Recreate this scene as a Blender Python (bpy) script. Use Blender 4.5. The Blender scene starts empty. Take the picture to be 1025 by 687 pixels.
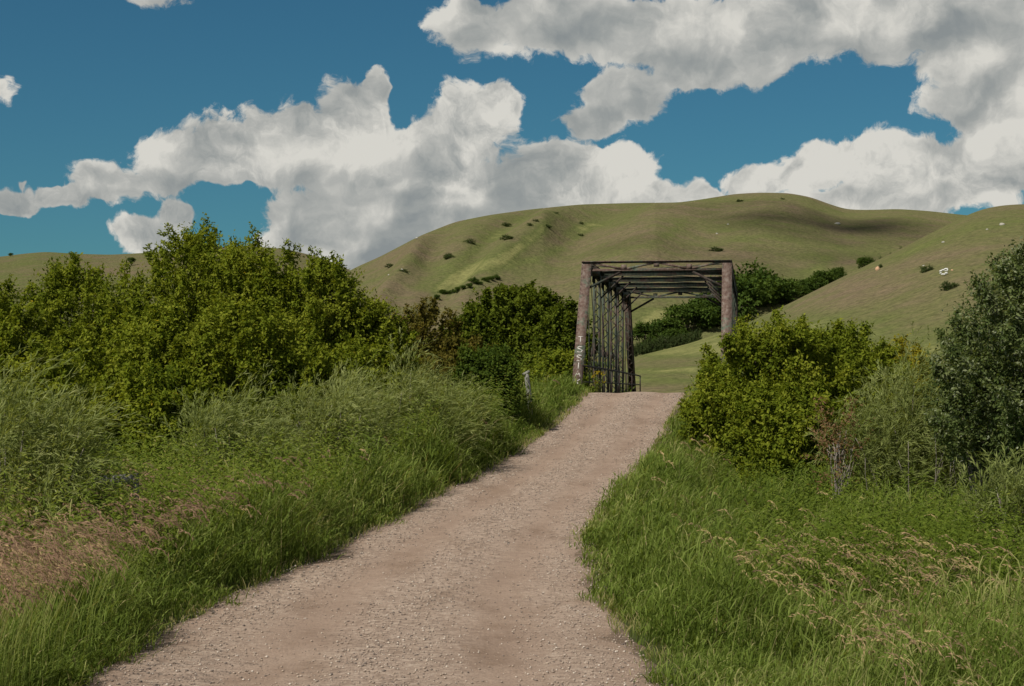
import bpy, bmesh, math, random
import numpy as np

rng = np.random.default_rng(11)
random.seed(5)
RAD = math.radians
C = bpy.context.scene.collection
SC = bpy.context.scene

# ------------------------------------------------------------------ camera frame helper
F, HZ, CX, ZC = 1800.0, 385.0, 512.5, 3.0      # focal length in pixels, horizon row, centre column, eye height


def at(px, py, Y):
    return np.array([(px - CX) * Y / F, Y, ZC + (HZ - py) * Y / F])


def unit(v):
    v = np.asarray(v, float)
    return v / (np.linalg.norm(v, axis=-1, keepdims=True) + 1e-9)


# ------------------------------------------------------------------ value noise in numpy
_perm = np.random.default_rng(3).random((256, 256))


def vnoise(x, y):
    x = np.asarray(x, float); y = np.asarray(y, float)
    xi = np.floor(x).astype(int); yi = np.floor(y).astype(int)
    fx = x - xi; fy = y - yi
    fx = fx * fx * (3 - 2 * fx); fy = fy * fy * (3 - 2 * fy)
    a = _perm[xi & 255, yi & 255]; b = _perm[(xi + 1) & 255, yi & 255]
    c = _perm[xi & 255, (yi + 1) & 255]; d = _perm[(xi + 1) & 255, (yi + 1) & 255]
    return (a * (1 - fx) + b * fx) * (1 - fy) + (c * (1 - fx) + d * fx) * fy


def fbm(x, y, o=4):
    s = 0; a = .5; n = 0
    for k in range(o):
        s = s + a * vnoise(x * 2 ** k + 17.3 * k, y * 2 ** k + 9.1 * k); n += a; a *= .5
    return s / n


def sstep(a, b, x):
    t = np.clip((x - a) / (b - a), 0, 1)
    return t * t * (3 - 2 * t)


# ------------------------------------------------------------------ mesh accumulation
class Acc:
    def __init__(s):
        s.v = []; s.q = []; s.t = []; s.tone = []; s.n = 0

    def add(s, V, Q=None, T=None, tone=0.5):
        V = np.asarray(V, float).reshape(-1, 3)
        s.v.append(V)
        if Q is not None and len(Q): s.q.append(np.asarray(Q, int).reshape(-1, 4) + s.n)
        if T is not None and len(T): s.t.append(np.asarray(T, int).reshape(-1, 3) + s.n)
        s.tone.append(np.broadcast_to(np.asarray(tone, float), (len(V),)))
        s.n += len(V)

    def mesh(s, name, smooth=False):
        V = np.concatenate(s.v) if s.v else np.zeros((0, 3))
        Q = np.concatenate(s.q) if s.q else np.zeros((0, 4), int)
        T = np.concatenate(s.t) if s.t else np.zeros((0, 3), int)
        me = bpy.data.meshes.new(name)
        me.vertices.add(len(V)); me.vertices.foreach_set('co', V.astype(np.float32).ravel())
        nl = Q.size + T.size
        me.loops.add(nl)
        me.loops.foreach_set('vertex_index', np.concatenate([Q.ravel(), T.ravel()]).astype(np.int32))
        np_ = len(Q) + len(T)
        me.polygons.add(np_)
        st = np.concatenate([np.arange(len(Q)) * 4, Q.size + np.arange(len(T)) * 3]).astype(np.int32)
        me.polygons.foreach_set('loop_start', st)
        if smooth: me.polygons.foreach_set('use_smooth', np.ones(np_, bool))
        a = me.attributes.new('tone', 'FLOAT', 'POINT')
        a.data.foreach_set('value', np.concatenate(s.tone).astype(np.float32) if s.tone else [])
        me.update(); me.validate()
        return me

    def build(s, name, mat, parent=None, smooth=False, origin=None):
        if origin is not None:
            o = np.asarray(origin, float)
            s.v = [v - o for v in s.v]
        ob = bpy.data.objects.new(name, s.mesh(name, smooth))
        ob.data.materials.append(mat)
        C.objects.link(ob)
        if parent is not None: ob.parent = parent
        elif origin is not None: ob.location = origin
        return ob

    # shapes -------------------------------------------------
    def tube(s, P, r, n=6, tone=.5, cap=True):
        P = np.asarray(P, float); k = len(P)
        r = np.broadcast_to(np.asarray(r, float), (k,))
        d = unit(np.gradient(P, axis=0))
        ref = np.array([0, 0, 1.]) if abs(d[0][2]) < .8 else np.array([1., 0, 0])
        a = np.cross(d, ref); a = unit(a); b = np.cross(d, a)
        th = np.linspace(0, 2 * math.pi, n, endpoint=False)
        V = P[:, None, :] + r[:, None, None] * (np.cos(th)[None, :, None] * a[:, None, :] + np.sin(th)[None, :, None] * b[:, None, :])
        i = np.arange(k - 1)[:, None] * n; j = np.arange(n)[None, :]; j2 = (j + 1) % n
        Q = np.stack([i + j, i + j2, i + n + j2, i + n + j], -1).reshape(-1, 4)
        V = V.reshape(-1, 3)
        T = []
        if cap:
            V = np.concatenate([V, P[:1], P[-1:]])
            for jj in range(n):
                T.append([k * n, (jj + 1) % n, jj]); T.append([k * n + 1, (k - 1) * n + jj, (k - 1) * n + (jj + 1) % n])
        s.add(V, Q, T, tone)

    def bar(s, p0, p1, w, h, up=(0, 0, 1), tone=.5):
        """box from p0 to p1; w across, h along 'up'"""
        p0 = np.asarray(p0, float); p1 = np.asarray(p1, float)
        d = unit(p1 - p0); up = np.asarray(up, float)
        sx = np.cross(d, up)
        if np.linalg.norm(sx) < 1e-3: sx = np.cross(d, np.array([1., 0, 0]))
        sx = unit(sx); u = np.cross(sx, d)
        V = []
        for p in (p0, p1):
            for a, b in ((-1, -1), (1, -1), (1, 1), (-1, 1)):
                V.append(p + sx * a * w / 2 + u * b * h / 2)
        s.add(V, [[0, 3, 2, 1], [4, 5, 6, 7], [0, 1, 5, 4], [1, 2, 6, 5], [2, 3, 7, 6], [3, 0, 4, 7]], None, tone)

    def box(s, lo, hi, tone=.5):
        lo = np.asarray(lo, float); hi = np.asarray(hi, float)
        V = [[(lo, hi)[i][0], (lo, hi)[j][1], (lo, hi)[k][2]] for k in (0, 1) for j in (0, 1) for i in (0, 1)]
        s.add(V, [[0, 2, 3, 1], [4, 5, 7, 6], [0, 1, 5, 4], [1, 3, 7, 5], [3, 2, 6, 7], [2, 0, 4, 6]], None, tone)

    def leaves(s, P, D, N, L, W, tone, fold=.18, belly=.45):
        D = unit(D); S = unit(np.cross(D, N)); U = np.cross(S, D)
        L = np.asarray(L)[:, None]; W = np.asarray(W)[:, None]
        m = P + D * L * belly
        V = np.stack([P, m + S * W / 2 + U * W * fold, P + D * L, m - S * W / 2 + U * W * fold], 1).reshape(-1, 3)
        n = len(P)
        s.add(V, np.arange(4 * n).reshape(n, 4), None, np.repeat(tone, 4))


def props(o, label=None, cat=None, group=None, kind=None):
    if label: o['label'] = label
    if cat: o['category'] = cat
    if group: o['group'] = group
    if kind: o['kind'] = kind
    return o


def thing(name, loc, label, cat, group=None, rz=0.0):
    o = bpy.data.objects.new(name, None); C.objects.link(o)
    o.empty_display_size = .3
    o.location = loc; o.rotation_euler = (0, 0, rz)
    return props(o, label, cat, group)


# ------------------------------------------------------------------ materials
def new_mat(name):
    m = bpy.data.materials.new(name); m.use_nodes = True
    nt = m.node_tree; nt.nodes.clear()
    out = nt.nodes.new('ShaderNodeOutputMaterial')
    return m, nt, out


def N(nt, typ, **kw):
    n = nt.nodes.new(typ)
    for k, v in kw.items():
        if k == 'inp':
            for a, b in v.items(): n.inputs[a].default_value = b
        else: setattr(n, k, v)
    return n


def ramp(nt, fac, stops, interp='LINEAR'):
    r = N(nt, 'ShaderNodeValToRGB'); cr = r.color_ramp; cr.interpolation = interp
    while len(cr.elements) < len(stops): cr.elements.new(.5)
    for e, (p, c) in zip(cr.elements, stops):
        e.position = p; e.color = (*c, 1) if len(c) == 3 else c
    nt.links.new(fac, r.inputs[0])
    return r.outputs[0]


def mixc(nt, fac, a, b, mode='MIX'):
    m = N(nt, 'ShaderNodeMix', data_type='RGBA', blend_type=mode)
    for s, v in ((m.inputs[0], fac), (m.inputs[6], a), (m.inputs[7], b)):
        if hasattr(v, 'is_output') or isinstance(v, bpy.types.NodeSocket): nt.links.new(v, s)
        elif isinstance(v, (int, float)): s.default_value = v
        else: s.default_value = (*v, 1)
    return m.outputs[2]


def mth(nt, op, a, b=None, c=None, clamp=False):
    m = N(nt, 'ShaderNodeMath', operation=op, use_clamp=clamp)
    for i, v in enumerate((a, b, c)):
        if v is None: continue
        if isinstance(v, bpy.types.NodeSocket): nt.links.new(v, m.inputs[i])
        else: m.inputs[i].default_value = v
    return m.outputs[0]


def vmth(nt, op, a, b=None):
    m = N(nt, 'ShaderNodeVectorMath', operation=op)
    for i, v in enumerate((a, b)):
        if v is None: continue
        if isinstance(v, bpy.types.NodeSocket): nt.links.new(v, m.inputs[i])
        else: m.inputs[i].default_value = v
    return m.outputs[1] if op in ('LENGTH', 'DOT_PRODUCT', 'DISTANCE') else m.outputs[0]


def noise(nt, vec, scale, detail=4, rough=.55, dim='3D'):
    n = N(nt, 'ShaderNodeTexNoise', noise_dimensions=dim)
    n.inputs['Scale'].default_value = scale; n.inputs['Detail'].default_value = detail; n.inputs['Roughness'].default_value = rough
    nt.links.new(vec, n.inputs['Vector'])
    return n.outputs[0]


def leaf_mat(name, stops, transl=.40, gloss=0, rough=.5):
    """colour from the per-leaf 'tone' attribute"""
    m, nt, out = new_mat(name)
    a = N(nt, 'ShaderNodeAttribute', attribute_name='tone')
    col = ramp(nt, a.outputs['Fac'], stops)
    d = N(nt, 'ShaderNodeBsdfDiffuse'); t = N(nt, 'ShaderNodeBsdfTranslucent'); g = N(nt, 'ShaderNodeBsdfGlossy')
    g.inputs['Roughness'].default_value = rough
    nt.links.new(col, d.inputs[0])
    tc = mixc(nt, 1.0, col, (1.25, 1.2, .55), 'MULTIPLY')
    nt.links.new(tc, t.inputs[0])
    m1 = N(nt, 'ShaderNodeMixShader'); m1.inputs[0].default_value = transl
    nt.links.new(d.outputs[0], m1.inputs[1]); nt.links.new(t.outputs[0], m1.inputs[2])
    if not gloss:
        nt.links.new(m1.outputs[0], out.inputs[0])
        return m
    m2 = N(nt, 'ShaderNodeMixShader')
    fr = N(nt, 'ShaderNodeFresnel'); fr.inputs[0].default_value = 1.35
    f2 = mth(nt, 'MULTIPLY', fr.outputs[0], gloss * 4, clamp=True)
    nt.links.new(f2, m2.inputs[0]); nt.links.new(m1.outputs[0], m2.inputs[1]); nt.links.new(g.outputs[0], m2.inputs[2])
    nt.links.new(m2.outputs[0], out.inputs[0])
    return m


def rough_mat(name, stops, scale=3, detail=6, rough=.85, bump=.3, bscale=20, stretch=None):
    m, nt, out = new_mat(name)
    tc = N(nt, 'ShaderNodeTexCoord'); vec = tc.outputs['Object']
    if stretch: vec = vmth(nt, 'MULTIPLY', vec, stretch)
    n = noise(nt, vec, scale, detail, .62)
    col = ramp(nt, n, stops)
    p = N(nt, 'ShaderNodeBsdfPrincipled'); p.inputs['Roughness'].default_value = rough
    p.inputs['Specular IOR Level'].default_value = .25
    nt.links.new(col, p.inputs['Base Color'])
    b = N(nt, 'ShaderNodeBump'); b.inputs['Strength'].default_value = bump; b.inputs['Distance'].default_value = .02
    nt.links.new(noise(nt, vec, bscale, 5, .6), b.inputs['Height'])
    nt.links.new(b.outputs[0], p.inputs['Normal'])
    nt.links.new(p.outputs[0], out.inputs[0])
    return m


M = {}
M['maple'] = leaf_mat('maple_leaf', [(0, (.052, .074, .008)), (.35, (.112, .148, .014)), (.7, (.178, .208, .022)), (.93, (.245, .262, .032)), (1, (.55, .40, .04))])
M['dark_leaf'] = leaf_mat('dark_leaf', [(0, (.028, .050, .010)), (.5, (.060, .095, .016)), (1, (.11, .15, .024))])
M['elm'] = leaf_mat('elm_leaf', [(0, (.032, .050, .008)), (.5, (.082, .112, .013)), (1, (.15, .18, .022))])
M['brown_leaf'] = leaf_mat('brownish_leaf', [(0, (.06, .056, .012)), (.5, (.11, .10, .02)), (1, (.20, .15, .035))])
M['willow'] = leaf_mat('willow_leaf', [(0, (.095, .120, .030)), (.5, (.185, .218, .066)), (.85, (.28, .305, .115)), (1, (.36, .35, .18))])
M['yellow_leaf'] = leaf_mat('yellow_leaf', [(0, (.12, .12, .012)), (.5, (.22, .20, .018)), (1, (.34, .29, .03))])
M['silver'] = leaf_mat('silver_leaf', [(0, (.035, .060, .016)), (.5, (.085, .120, .032)), (.82, (.15, .18, .06)), (1, (.42, .44, .32))], gloss=.05, rough=.5)
M['rust_leaf'] = leaf_mat('rusty_leaf', [(0, (.13, .09, .04)), (.6, (.22, .13, .07)), (1, (.33, .21, .13))])
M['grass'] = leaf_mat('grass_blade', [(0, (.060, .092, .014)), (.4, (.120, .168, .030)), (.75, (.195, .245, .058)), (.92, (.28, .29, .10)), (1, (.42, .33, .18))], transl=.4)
M['weed'] = leaf_mat('weed_leaf', [(0, (.058, .088, .013)), (.5, (.125, .168, .024)), (.9, (.22, .24, .05)), (1, (.34, .28, .11))])
M['seed'] = leaf_mat('seed_head', [(0, (.18, .112, .076)), (.5, (.30, .190, .130)), (1, (.46, .35, .17))], transl=.3)
M['far_leaf'] = leaf_mat('distant_leaf', [(0, (.026, .048, .012)), (.5, (.055, .090, .018)), (1, (.10, .145, .028))])
M['hill_bush'] = leaf_mat('hill_bush_leaf', [(0, (.035, .055, .022)), (.5, (.060, .085, .030)), (1, (.10, .125, .045))])
M['flower'] = leaf_mat('yellow_petal', [(0, (.26, .20, .012)), (1, (.42, .33, .03))])
M['bark'] = rough_mat('bark', [(.25, (.05, .038, .028)), (.55, (.13, .105, .08)), (.8, (.24, .20, .165))], 6, stretch=(1, 1, .3))
M['grey_bark'] = rough_mat('grey_bark', [(.25, (.10, .085, .07)), (.55, (.22, .19, .16)), (.8, (.36, .32, .28))], 7, stretch=(1, 1, .3))
M['grey_wood'] = rough_mat('weathered_wood', [(.25, (.06, .058, .042)), (.5, (.14, .135, .10)), (.8, (.25, .24, .19))], 9, stretch=(.4, 1, 1), bump=.6)
M['concrete'] = rough_mat('old_concrete', [(.3, (.16, .145, .125)), (.6, (.28, .265, .235)), (.8, (.36, .34, .30))], 2)
M['pale_wood'] = rough_mat('pale_dry_wood', [(.25, (.10, .097, .082)), (.5, (.21, .205, .18)), (.8, (.34, .33, .30))], 9, stretch=(1, 1, .3), bump=.6)
M['plank'] = rough_mat('deck_plank', [(.3, (.07, .055, .042)), (.6, (.15, .125, .10)), (.8, (.24, .21, .175))], 4)
M['rock'] = rough_mat('pale_rock', [(.3, (.24, .22, .18)), (.6, (.38, .36, .31)), (.8, (.50, .48, .43))], 1.2)
M['red_rock'] = rough_mat('clay_rock', [(.3, (.38, .22, .13)), (.6, (.52, .33, .20)), (.8, (.6, .42, .28))], 1.2)
M['white_stone'] = rough_mat('whitewashed_stone', [(.3, (.50, .50, .46)), (.7, (.70, .70, .66))], 1.5)


def steel_mat(name, green, dark=1.0):
    m, nt, out = new_mat(name)
    tc = N(nt, 'ShaderNodeTexCoord'); v = tc.outputs['Object']
    n1 = noise(nt, v, 2.2, 8, .68); n2 = noise(nt, vmth(nt, 'MULTIPLY', v, (5, 5, 1.4)), 2.0, 6, .65)
    k = lambda c: tuple(x * dark for x in c)
    rust = ramp(nt, n2, [(.30, k((.040, .024, .019))), (.44, k((.098, .060, .046))), (.56, k((.130, .093, .074))), (.72, k((.20, .163, .138)))])
    paint = ramp(nt, n2, [(.3, k((.035, .045, .034))), (.5, k((.080, .098, .068))), (.75, k((.15, .17, .125)))])
    fac = ramp(nt, n1, [(green - .05, (0, 0, 0)), (green + .05, (1, 1, 1))])
    col = mixc(nt, fac, rust, paint)
    p = N(nt, 'ShaderNodeBsdfPrincipled'); p.inputs['Roughness'].default_value = .8
    p.inputs['Specular IOR Level'].default_value = .3
    nt.links.new(col, p.inputs['Base Color'])
    b = N(nt, 'ShaderNodeBump'); b.inputs['Strength'].default_value = .5; b.inputs['Distance'].default_value = .012
    nt.links.new(n2, b.inputs['Height']); nt.links.new(b.outputs[0], p.inputs['Normal'])
    nt.links.new(p.outputs[0], out.inputs[0])
    return m


M['steel_rust'] = steel_mat('rusty_steel', .585)
M['steel_green'] = steel_mat('flaking_green_steel', .47, .6)
M['steel_dark'] = steel_mat('dark_steel', .55, .35)


def ground_mat():
    m, nt, out = new_mat('meadow_ground')
    tc = N(nt, 'ShaderNodeTexCoord'); v = tc.outputs['Object']
    n1 = noise(nt, v, .9, 6, .65); n2 = noise(nt, v, 14, 5, .7)
    col = ramp(nt, n1, [(.3, (.030, .042, .012)), (.55, (.060, .080, .020)), (.75, (.11, .095, .045))])
    col = mixc(nt, .45, col, ramp(nt, n2, [(.3, (.02, .02, .01)), (.7, (.13, .13, .05))]))
    # the hay field beyond the river: broad mown bands
    sep = N(nt, 'ShaderNodeSeparateXYZ'); nt.links.new(v, sep.inputs[0])
    far = mth(nt, 'MULTIPLY', mth(nt, 'SUBTRACT', sep.outputs[1], 92), .08, clamp=True)
    wob = mth(nt, 'MULTIPLY_ADD', noise(nt, v, .02, 3), 16, sep.outputs[1])
    band = mth(nt, 'SINE', mth(nt, 'MULTIPLY', wob, .105))
    bandc = ramp(nt, mth(nt, 'MULTIPLY_ADD', band, .5, .5), [(.25, (.050, .072, .012)), (.5, (.090, .105, .022)), (.8, (.13, .115, .04))])
    fine = ramp(nt, noise(nt, v, .8, 6, .7), [(.3, (.55, .55, .55)), (.7, (1.25, 1.2, 1.1))])
    col = mixc(nt, far, col, mixc(nt, 1, bandc, fine, 'MULTIPLY'))
    p = N(nt, 'ShaderNodeBsdfPrincipled'); p.inputs['Roughness'].default_value = .95
    p.inputs['Specular IOR Level'].default_value = .1
    nt.links.new(col, p.inputs['Base Color'])
    b = N(nt, 'ShaderNodeBump'); b.inputs['Strength'].default_value = .6; b.inputs['Distance'].default_value = .15
    nt.links.new(n2, b.inputs['Height']); nt.links.new(b.outputs[0], p.inputs['Normal'])
    nt.links.new(p.outputs[0], out.inputs[0])
    return m


M['ground'] = ground_mat()


def road_mat():
    m, nt, out = new_mat('gravel_road')
    tc = N(nt, 'ShaderNodeTexCoord'); v = tc.outputs['Object']
    a = N(nt, 'ShaderNodeAttribute', attribute_name='tone')     # 0 packed wheel track .. 1 loose gravel ridge
    n1 = noise(nt, v, .8, 6, .6); n2 = noise(nt, v, 9, 8, .72); n3 = noise(nt, v, 60, 4, .7)
    dirt = ramp(nt, n1, [(.3, (.225, .155, .112)), (.55, (.275, .196, .145)), (.75, (.33, .242, .182))])
    grav = ramp(nt, n2, [(.32, (.16, .116, .088)), (.5, (.305, .228, .174)), (.68, (.45, .36, .285))])
    col = mixc(nt, mth(nt, 'MULTIPLY_ADD', a.outputs['Fac'], .85, .05, clamp=True), dirt, grav)
    vo = N(nt, 'ShaderNodeTexVoronoi', feature='F1'); vo.inputs['Scale'].default_value = 34
    nt.links.new(v, vo.inputs['Vector'])
    sepc = N(nt, 'ShaderNodeSeparateColor'); nt.links.new(vo.outputs['Color'], sepc.inputs[0])
    peb = ramp(nt, sepc.outputs[0], [(.0, (.45, .42, .42)), (.3, (.85, .85, .85)), (.7, (1.08, 1.06, 1.04)), (.93, (1.25, 1.24, 1.22)), (1, (1.6, 1.6, 1.6))])
    pm = ramp(nt, vo.outputs['Distance'], [(.15, (1, 1, 1)), (.5, (0, 0, 0))])
    col = mixc(nt, mth(nt, 'MULTIPLY', pm, .75), col, mixc(nt, 1, col, peb, 'MULTIPLY'))
    marg = ramp(nt, a.outputs['Fac'], [(.02, (1, 1, 1)), (.10, (0, 0, 0))])
    col = mixc(nt, mth(nt, 'MULTIPLY', marg, .9), col, ramp(nt, n2, [(.35, (.085, .060, .042)), (.6, (.20, .142, .10))]))
    # damp dark patches and litter along the margins
    stain = ramp(nt, noise(nt, vmth(nt, 'MULTIPLY', v, (1, .35, 1)), 1.7, 6, .7), [(.50, (1, 1, 1)), (.68, (.74, .70, .66))])
    col = mixc(nt, .8, col, mixc(nt, 1, col, stain, 'MULTIPLY'))
    p = N(nt, 'ShaderNodeBsdfPrincipled'); p.inputs['Roughness'].default_value = .92
    p.inputs['Specular IOR Level'].default_value = .2
    nt.links.new(col, p.inputs['Base Color'])
    b = N(nt, 'ShaderNodeBump'); b.inputs['Strength'].default_value = .7; b.inputs['Distance'].default_value = .03
    h = mth(nt, 'MULTIPLY_ADD', n2, .7, mth(nt, 'MULTIPLY', n3, .3))
    h = mth(nt, 'SUBTRACT', h, mth(nt, 'MULTIPLY', vo.outputs['Distance'], .35))
    nt.links.new(h, b.inputs['Height']); nt.links.new(b.outputs[0], p.inputs['Normal'])
    nt.links.new(p.outputs[0], out.inputs[0])
    return m


M['road'] = road_mat()


def stone_mat():
    m, nt, out = new_mat('gravel_stone')
    a = N(nt, 'ShaderNodeAttribute', attribute_name='tone')
    col = ramp(nt, a.outputs['Fac'], [(0, (.13, .105, .09)), (.25, (.245, .19, .15)), (.7, (.34, .26, .20)), (.9, (.44, .36, .29)), (1, (.56, .49, .42))])
    p = N(nt, 'ShaderNodeBsdfPrincipled'); p.inputs['Roughness'].default_value = .85
    nt.links.new(col, p.inputs['Base Color']); nt.links.new(p.outputs[0], out.inputs[0])
    return m


M['stone'] = stone_mat()


def hill_mat(name, s=1.0, tint=(1, 1, 1)):
    m, nt, out = new_mat(name)
    tc = N(nt, 'ShaderNodeTexCoord'); v = tc.outputs['Object']
    a = N(nt, 'ShaderNodeAttribute', attribute_name='tone')      # kind of sward: 0 dry brown .. 1 lush yellow green
    big = noise(nt, v, .016 / s, 6, .6); mid = noise(nt, v, .09 / s, 6, .65); fine = noise(nt, v, .75, 5, .75)
    f = mth(nt, 'ADD', mth(nt, 'ADD', a.outputs['Fac'], .07), mth(nt, 'MULTIPLY', mth(nt, 'SUBTRACT', big, .5), 1.1))
    f = mth(nt, 'ADD', f, mth(nt, 'MULTIPLY', mth(nt, 'SUBTRACT', mid, .5), .95), clamp=True)
    col = ramp(nt, f, [(0, (.156, .114, .080)), (.25, (.142, .116, .068)), (.48, (.120, .116, .052)), (.72, (.106, .118, .042)), (1, (.185, .182, .072))])
    sp = ramp(nt, fine, [(.30, (.40, .43, .38)), (.48, (.95, .96, .95)), (.68, (1.55, 1.5, 1.42))])
    col = mixc(nt, .68, col, mixc(nt, 1, col, sp, 'MULTIPLY'))
    col = mixc(nt, 1, col, tint, 'MULTIPLY')
    p = N(nt, 'ShaderNodeBsdfDiffuse'); p.inputs['Roughness'].default_value = .6
    nt.links.new(col, p.inputs['Color'])
    b = N(nt, 'ShaderNodeBump'); b.inputs['Strength'].default_value = .8; b.inputs['Distance'].default_value = 1.5
    nt.links.new(mth(nt, 'MULTIPLY_ADD', mid, 2.0, mth(nt, 'MULTIPLY', fine, .5)), b.inputs['Height'])
    nt.links.new(b.outputs[0], p.inputs['Normal'])
    nt.links.new(p.outputs[0], out.inputs[0])
    return m


M['hill'] = hill_mat('hill_sward')


def simple(name, col, rough=.6):
    m, nt, out = new_mat(name)
    p = N(nt, 'ShaderNodeBsdfPrincipled'); p.inputs['Roughness'].default_value = rough
    tc = N(nt, 'ShaderNodeTexCoord')
    c = mixc(nt, noise(nt, tc.outputs['Object'], 8, 4), tuple(x * .75 for x in col), tuple(min(1, x * 1.2) for x in col))
    nt.links.new(c, p.inputs['Base Color']); nt.links.new(p.outputs[0], out.inputs[0])
    return m


M['water'] = simple('river_water', (.045, .05, .035), .06)
M['paint'] = rough_mat('worn_white_paint', [(.36, (.13, .08, .06)), (.46, (.42, .39, .35)), (.7, (.58, .56, .52))], 9)

# ------------------------------------------------------------------ the lie of the land
RT = np.array([  # py, distance, left px, right px
    (393, 56.0, 588, 690), (400, 53.6, 580, 686), (420, 48.5, 561, 674), (450, 41.5, 521, 658), (470, 37.5, 488, 646), (500, 32.5, 428, 616),
    (520, 29.6, 394, 600), (560, 25.0, 318, 592), (600, 21.3, 222, 604), (640, 18.2, 146, 632), (687, 15.0, 80, 668)])
_ry = RT[::-1, 1]
_rl = ((RT[:, 2] - CX) * RT[:, 1] / F)[::-1]; _rr = ((RT[:, 3] - CX) * RT[:, 1] / F)[::-1]
_rz = (ZC + (HZ - RT[:, 0]) * RT[:, 1] / F)[::-1]
_ry = np.concatenate([[-30, 0, 6, 10], _ry, [58.5, 60, 90, 94, 120, 180, 260]])
_rl = np.concatenate([[-2.0, -2.9, -3.2, -3.4], _rl, [2.35, 2.5, 6.5, 6.8, 10, 16, 18]])
_rr = np.concatenate([[3.0, 2.1, 1.7, 1.45], _rr, [6.3, 6.75, 10.8, 10.6, 14, 20, 22]])
_rz = np.concatenate([[1.5, 1.3, .85, .58], _rz, [2.66, 2.58, 2.58, 2.5, 1.4, .5, .3]])
_yy = np.arange(-30, 260, .25)


def _smooth(v, w=9):
    k = np.hanning(w + 2)[1:-1]; k /= k.sum()
    p = np.pad(v, w, mode='edge')
    return np.convolve(p, k, 'same')[w:-w]


_L = _smooth(np.interp(_yy, _ry, _rl)); _R = _smooth(np.interp(_yy, _ry, _rr)); _Z = _smooth(np.interp(_yy, _ry, _rz))
xl = lambda y: np.interp(y, _yy, _L)
xr = lambda y: np.interp(y, _yy, _R)
zr = lambda y: np.interp(y, _yy, _Z)


def river(x, y):
    yc = 74 - .135 * (x - 6)
    return 1 - sstep(6.0, 12.5, np.abs(y - yc))


def gz(x, y, road=True):
    x = np.asarray(x, float); y = np.asarray(y, float)
    zf = .28 + .35 * (fbm(x * .12, y * .12, 3) - .5)
    z_r = zr(y)
    d = np.maximum(xl(y) - x, x - xr(y))
    w = 1.2 + 1.5 * np.maximum(z_r - zf, 0)
    t = sstep(.15, 1, np.clip(d / w, 0, 1))
    z = z_r * (1 - t) + zf * t
    dip = .14 * np.exp(-((d - 1.8) / .9) ** 2) * (y < 40)
    z = z - dip
    onroad = d < -.15
    if road: z = np.where(onroad, z_r - .12, z)
    rv = river(x, y)
    z = z * (1 - rv) + (-2.4) * rv
    # the field beyond the river rises gently to the hills
    z = z + 9.5 * sstep(230, 470, y) + 0.012 * np.maximum(y - 470, 0)
    return z


def axis_steps(segs):
    out = []
    for a, b, s in segs: out.append(np.arange(a, b, s))
    out.append([segs[-1][1]])
    return np.concatenate(out)


xs = axis_steps([(-900, -200, 50), (-200, -60, 10), (-60, -22, 2), (-22, 22, .3), (22, 60, 2), (60, 200, 10), (200, 900, 50)])
ys = axis_steps([(-60, -10, 5), (-10, 10, .8), (10, 62, .3), (62, 96, .7), (96, 200, 4), (200, 520, 8), (520, 2400, 60)])
X, Y = np.meshgrid(xs, ys)
Zg = gz(X, Y)
nx, ny = len(xs), len(ys)
ii = np.arange(ny - 1)[:, None] * nx + np.arange(nx - 1)[None, :]
g = Acc(); g.add(np.stack([X, Y, Zg], -1), np.stack([ii, ii + 1, ii + nx + 1, ii + nx], -1).reshape(-1, 4))
props(g.build('ground', M['ground'], smooth=True), kind='structure')

# the road sheet: crowned, rutted, ragged edged
ry = np.arange(-20, 59.9, .16); na = 41
tt = np.linspace(0, 1, na)
RY, TT = np.meshgrid(ry, tt, indexing='ij')
edge = .30 * (fbm(RY * .9, RY * 0 + 3, 4) - .5) * 2
edge2 = .30 * (fbm(RY * .9, RY * 0 + 40, 4) - .5) * 2
lo = xl(RY) - .35 + edge * .6; hi = xr(RY) + .35 + edge2 * .6
RX = lo + (hi - lo) * TT
lat = (TT - .5) * 2
wt1 = np.exp(-((TT - .33) / .085) ** 2); wt2 = np.exp(-((TT - .70) / .085) ** 2)
RZ = zr(RY) + .035 * (1 - lat ** 2) - .028 * wt1 - .028 * wt2 + .03 * (fbm(RX * 1.3, RY * 1.3, 4) - .5) - .22 * sstep(.86, 1, np.abs(lat))
edge_m = sstep(.66, .84, np.abs(lat) + .25 * (fbm(RX * 2.2, RY * 1.1, 4) - .5))
gravel_amt = np.clip(1 - .9 * wt1 - .9 * wt2 - .2 * sstep(.6, .95, np.abs(lat)) + .5 * (fbm(RX * .8, RY * .5, 3) - .5), .14, 1) * (1 - edge_m)
r = Acc(); nr = len(ry)
ii = np.arange(nr - 1)[:, None] * na + np.arange(na - 1)[None, :]
r.add(np.stack([RX, RY, RZ], -1), np.stack([ii, ii + 1, ii + na + 1, ii + na], -1).reshape(-1, 4), None, gravel_amt.ravel())
props(r.build('road', M['road'], smooth=True), kind='structure')


def road_z(x, y):
    t = (x - (xl(y) - .35)) / (xr(y) - xl(y) + .7); l = (t - .5) * 2
    a = np.exp(-((t - .33) / .085) ** 2); b = np.exp(-((t - .70) / .085) ** 2)
    return zr(y) + .035 * (1 - l ** 2) - .028 * (a + b) + .03 * (fbm(x * 1.3, y * 1.3, 4) - .5) - .22 * sstep(.86, 1, np.abs(l))


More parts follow.
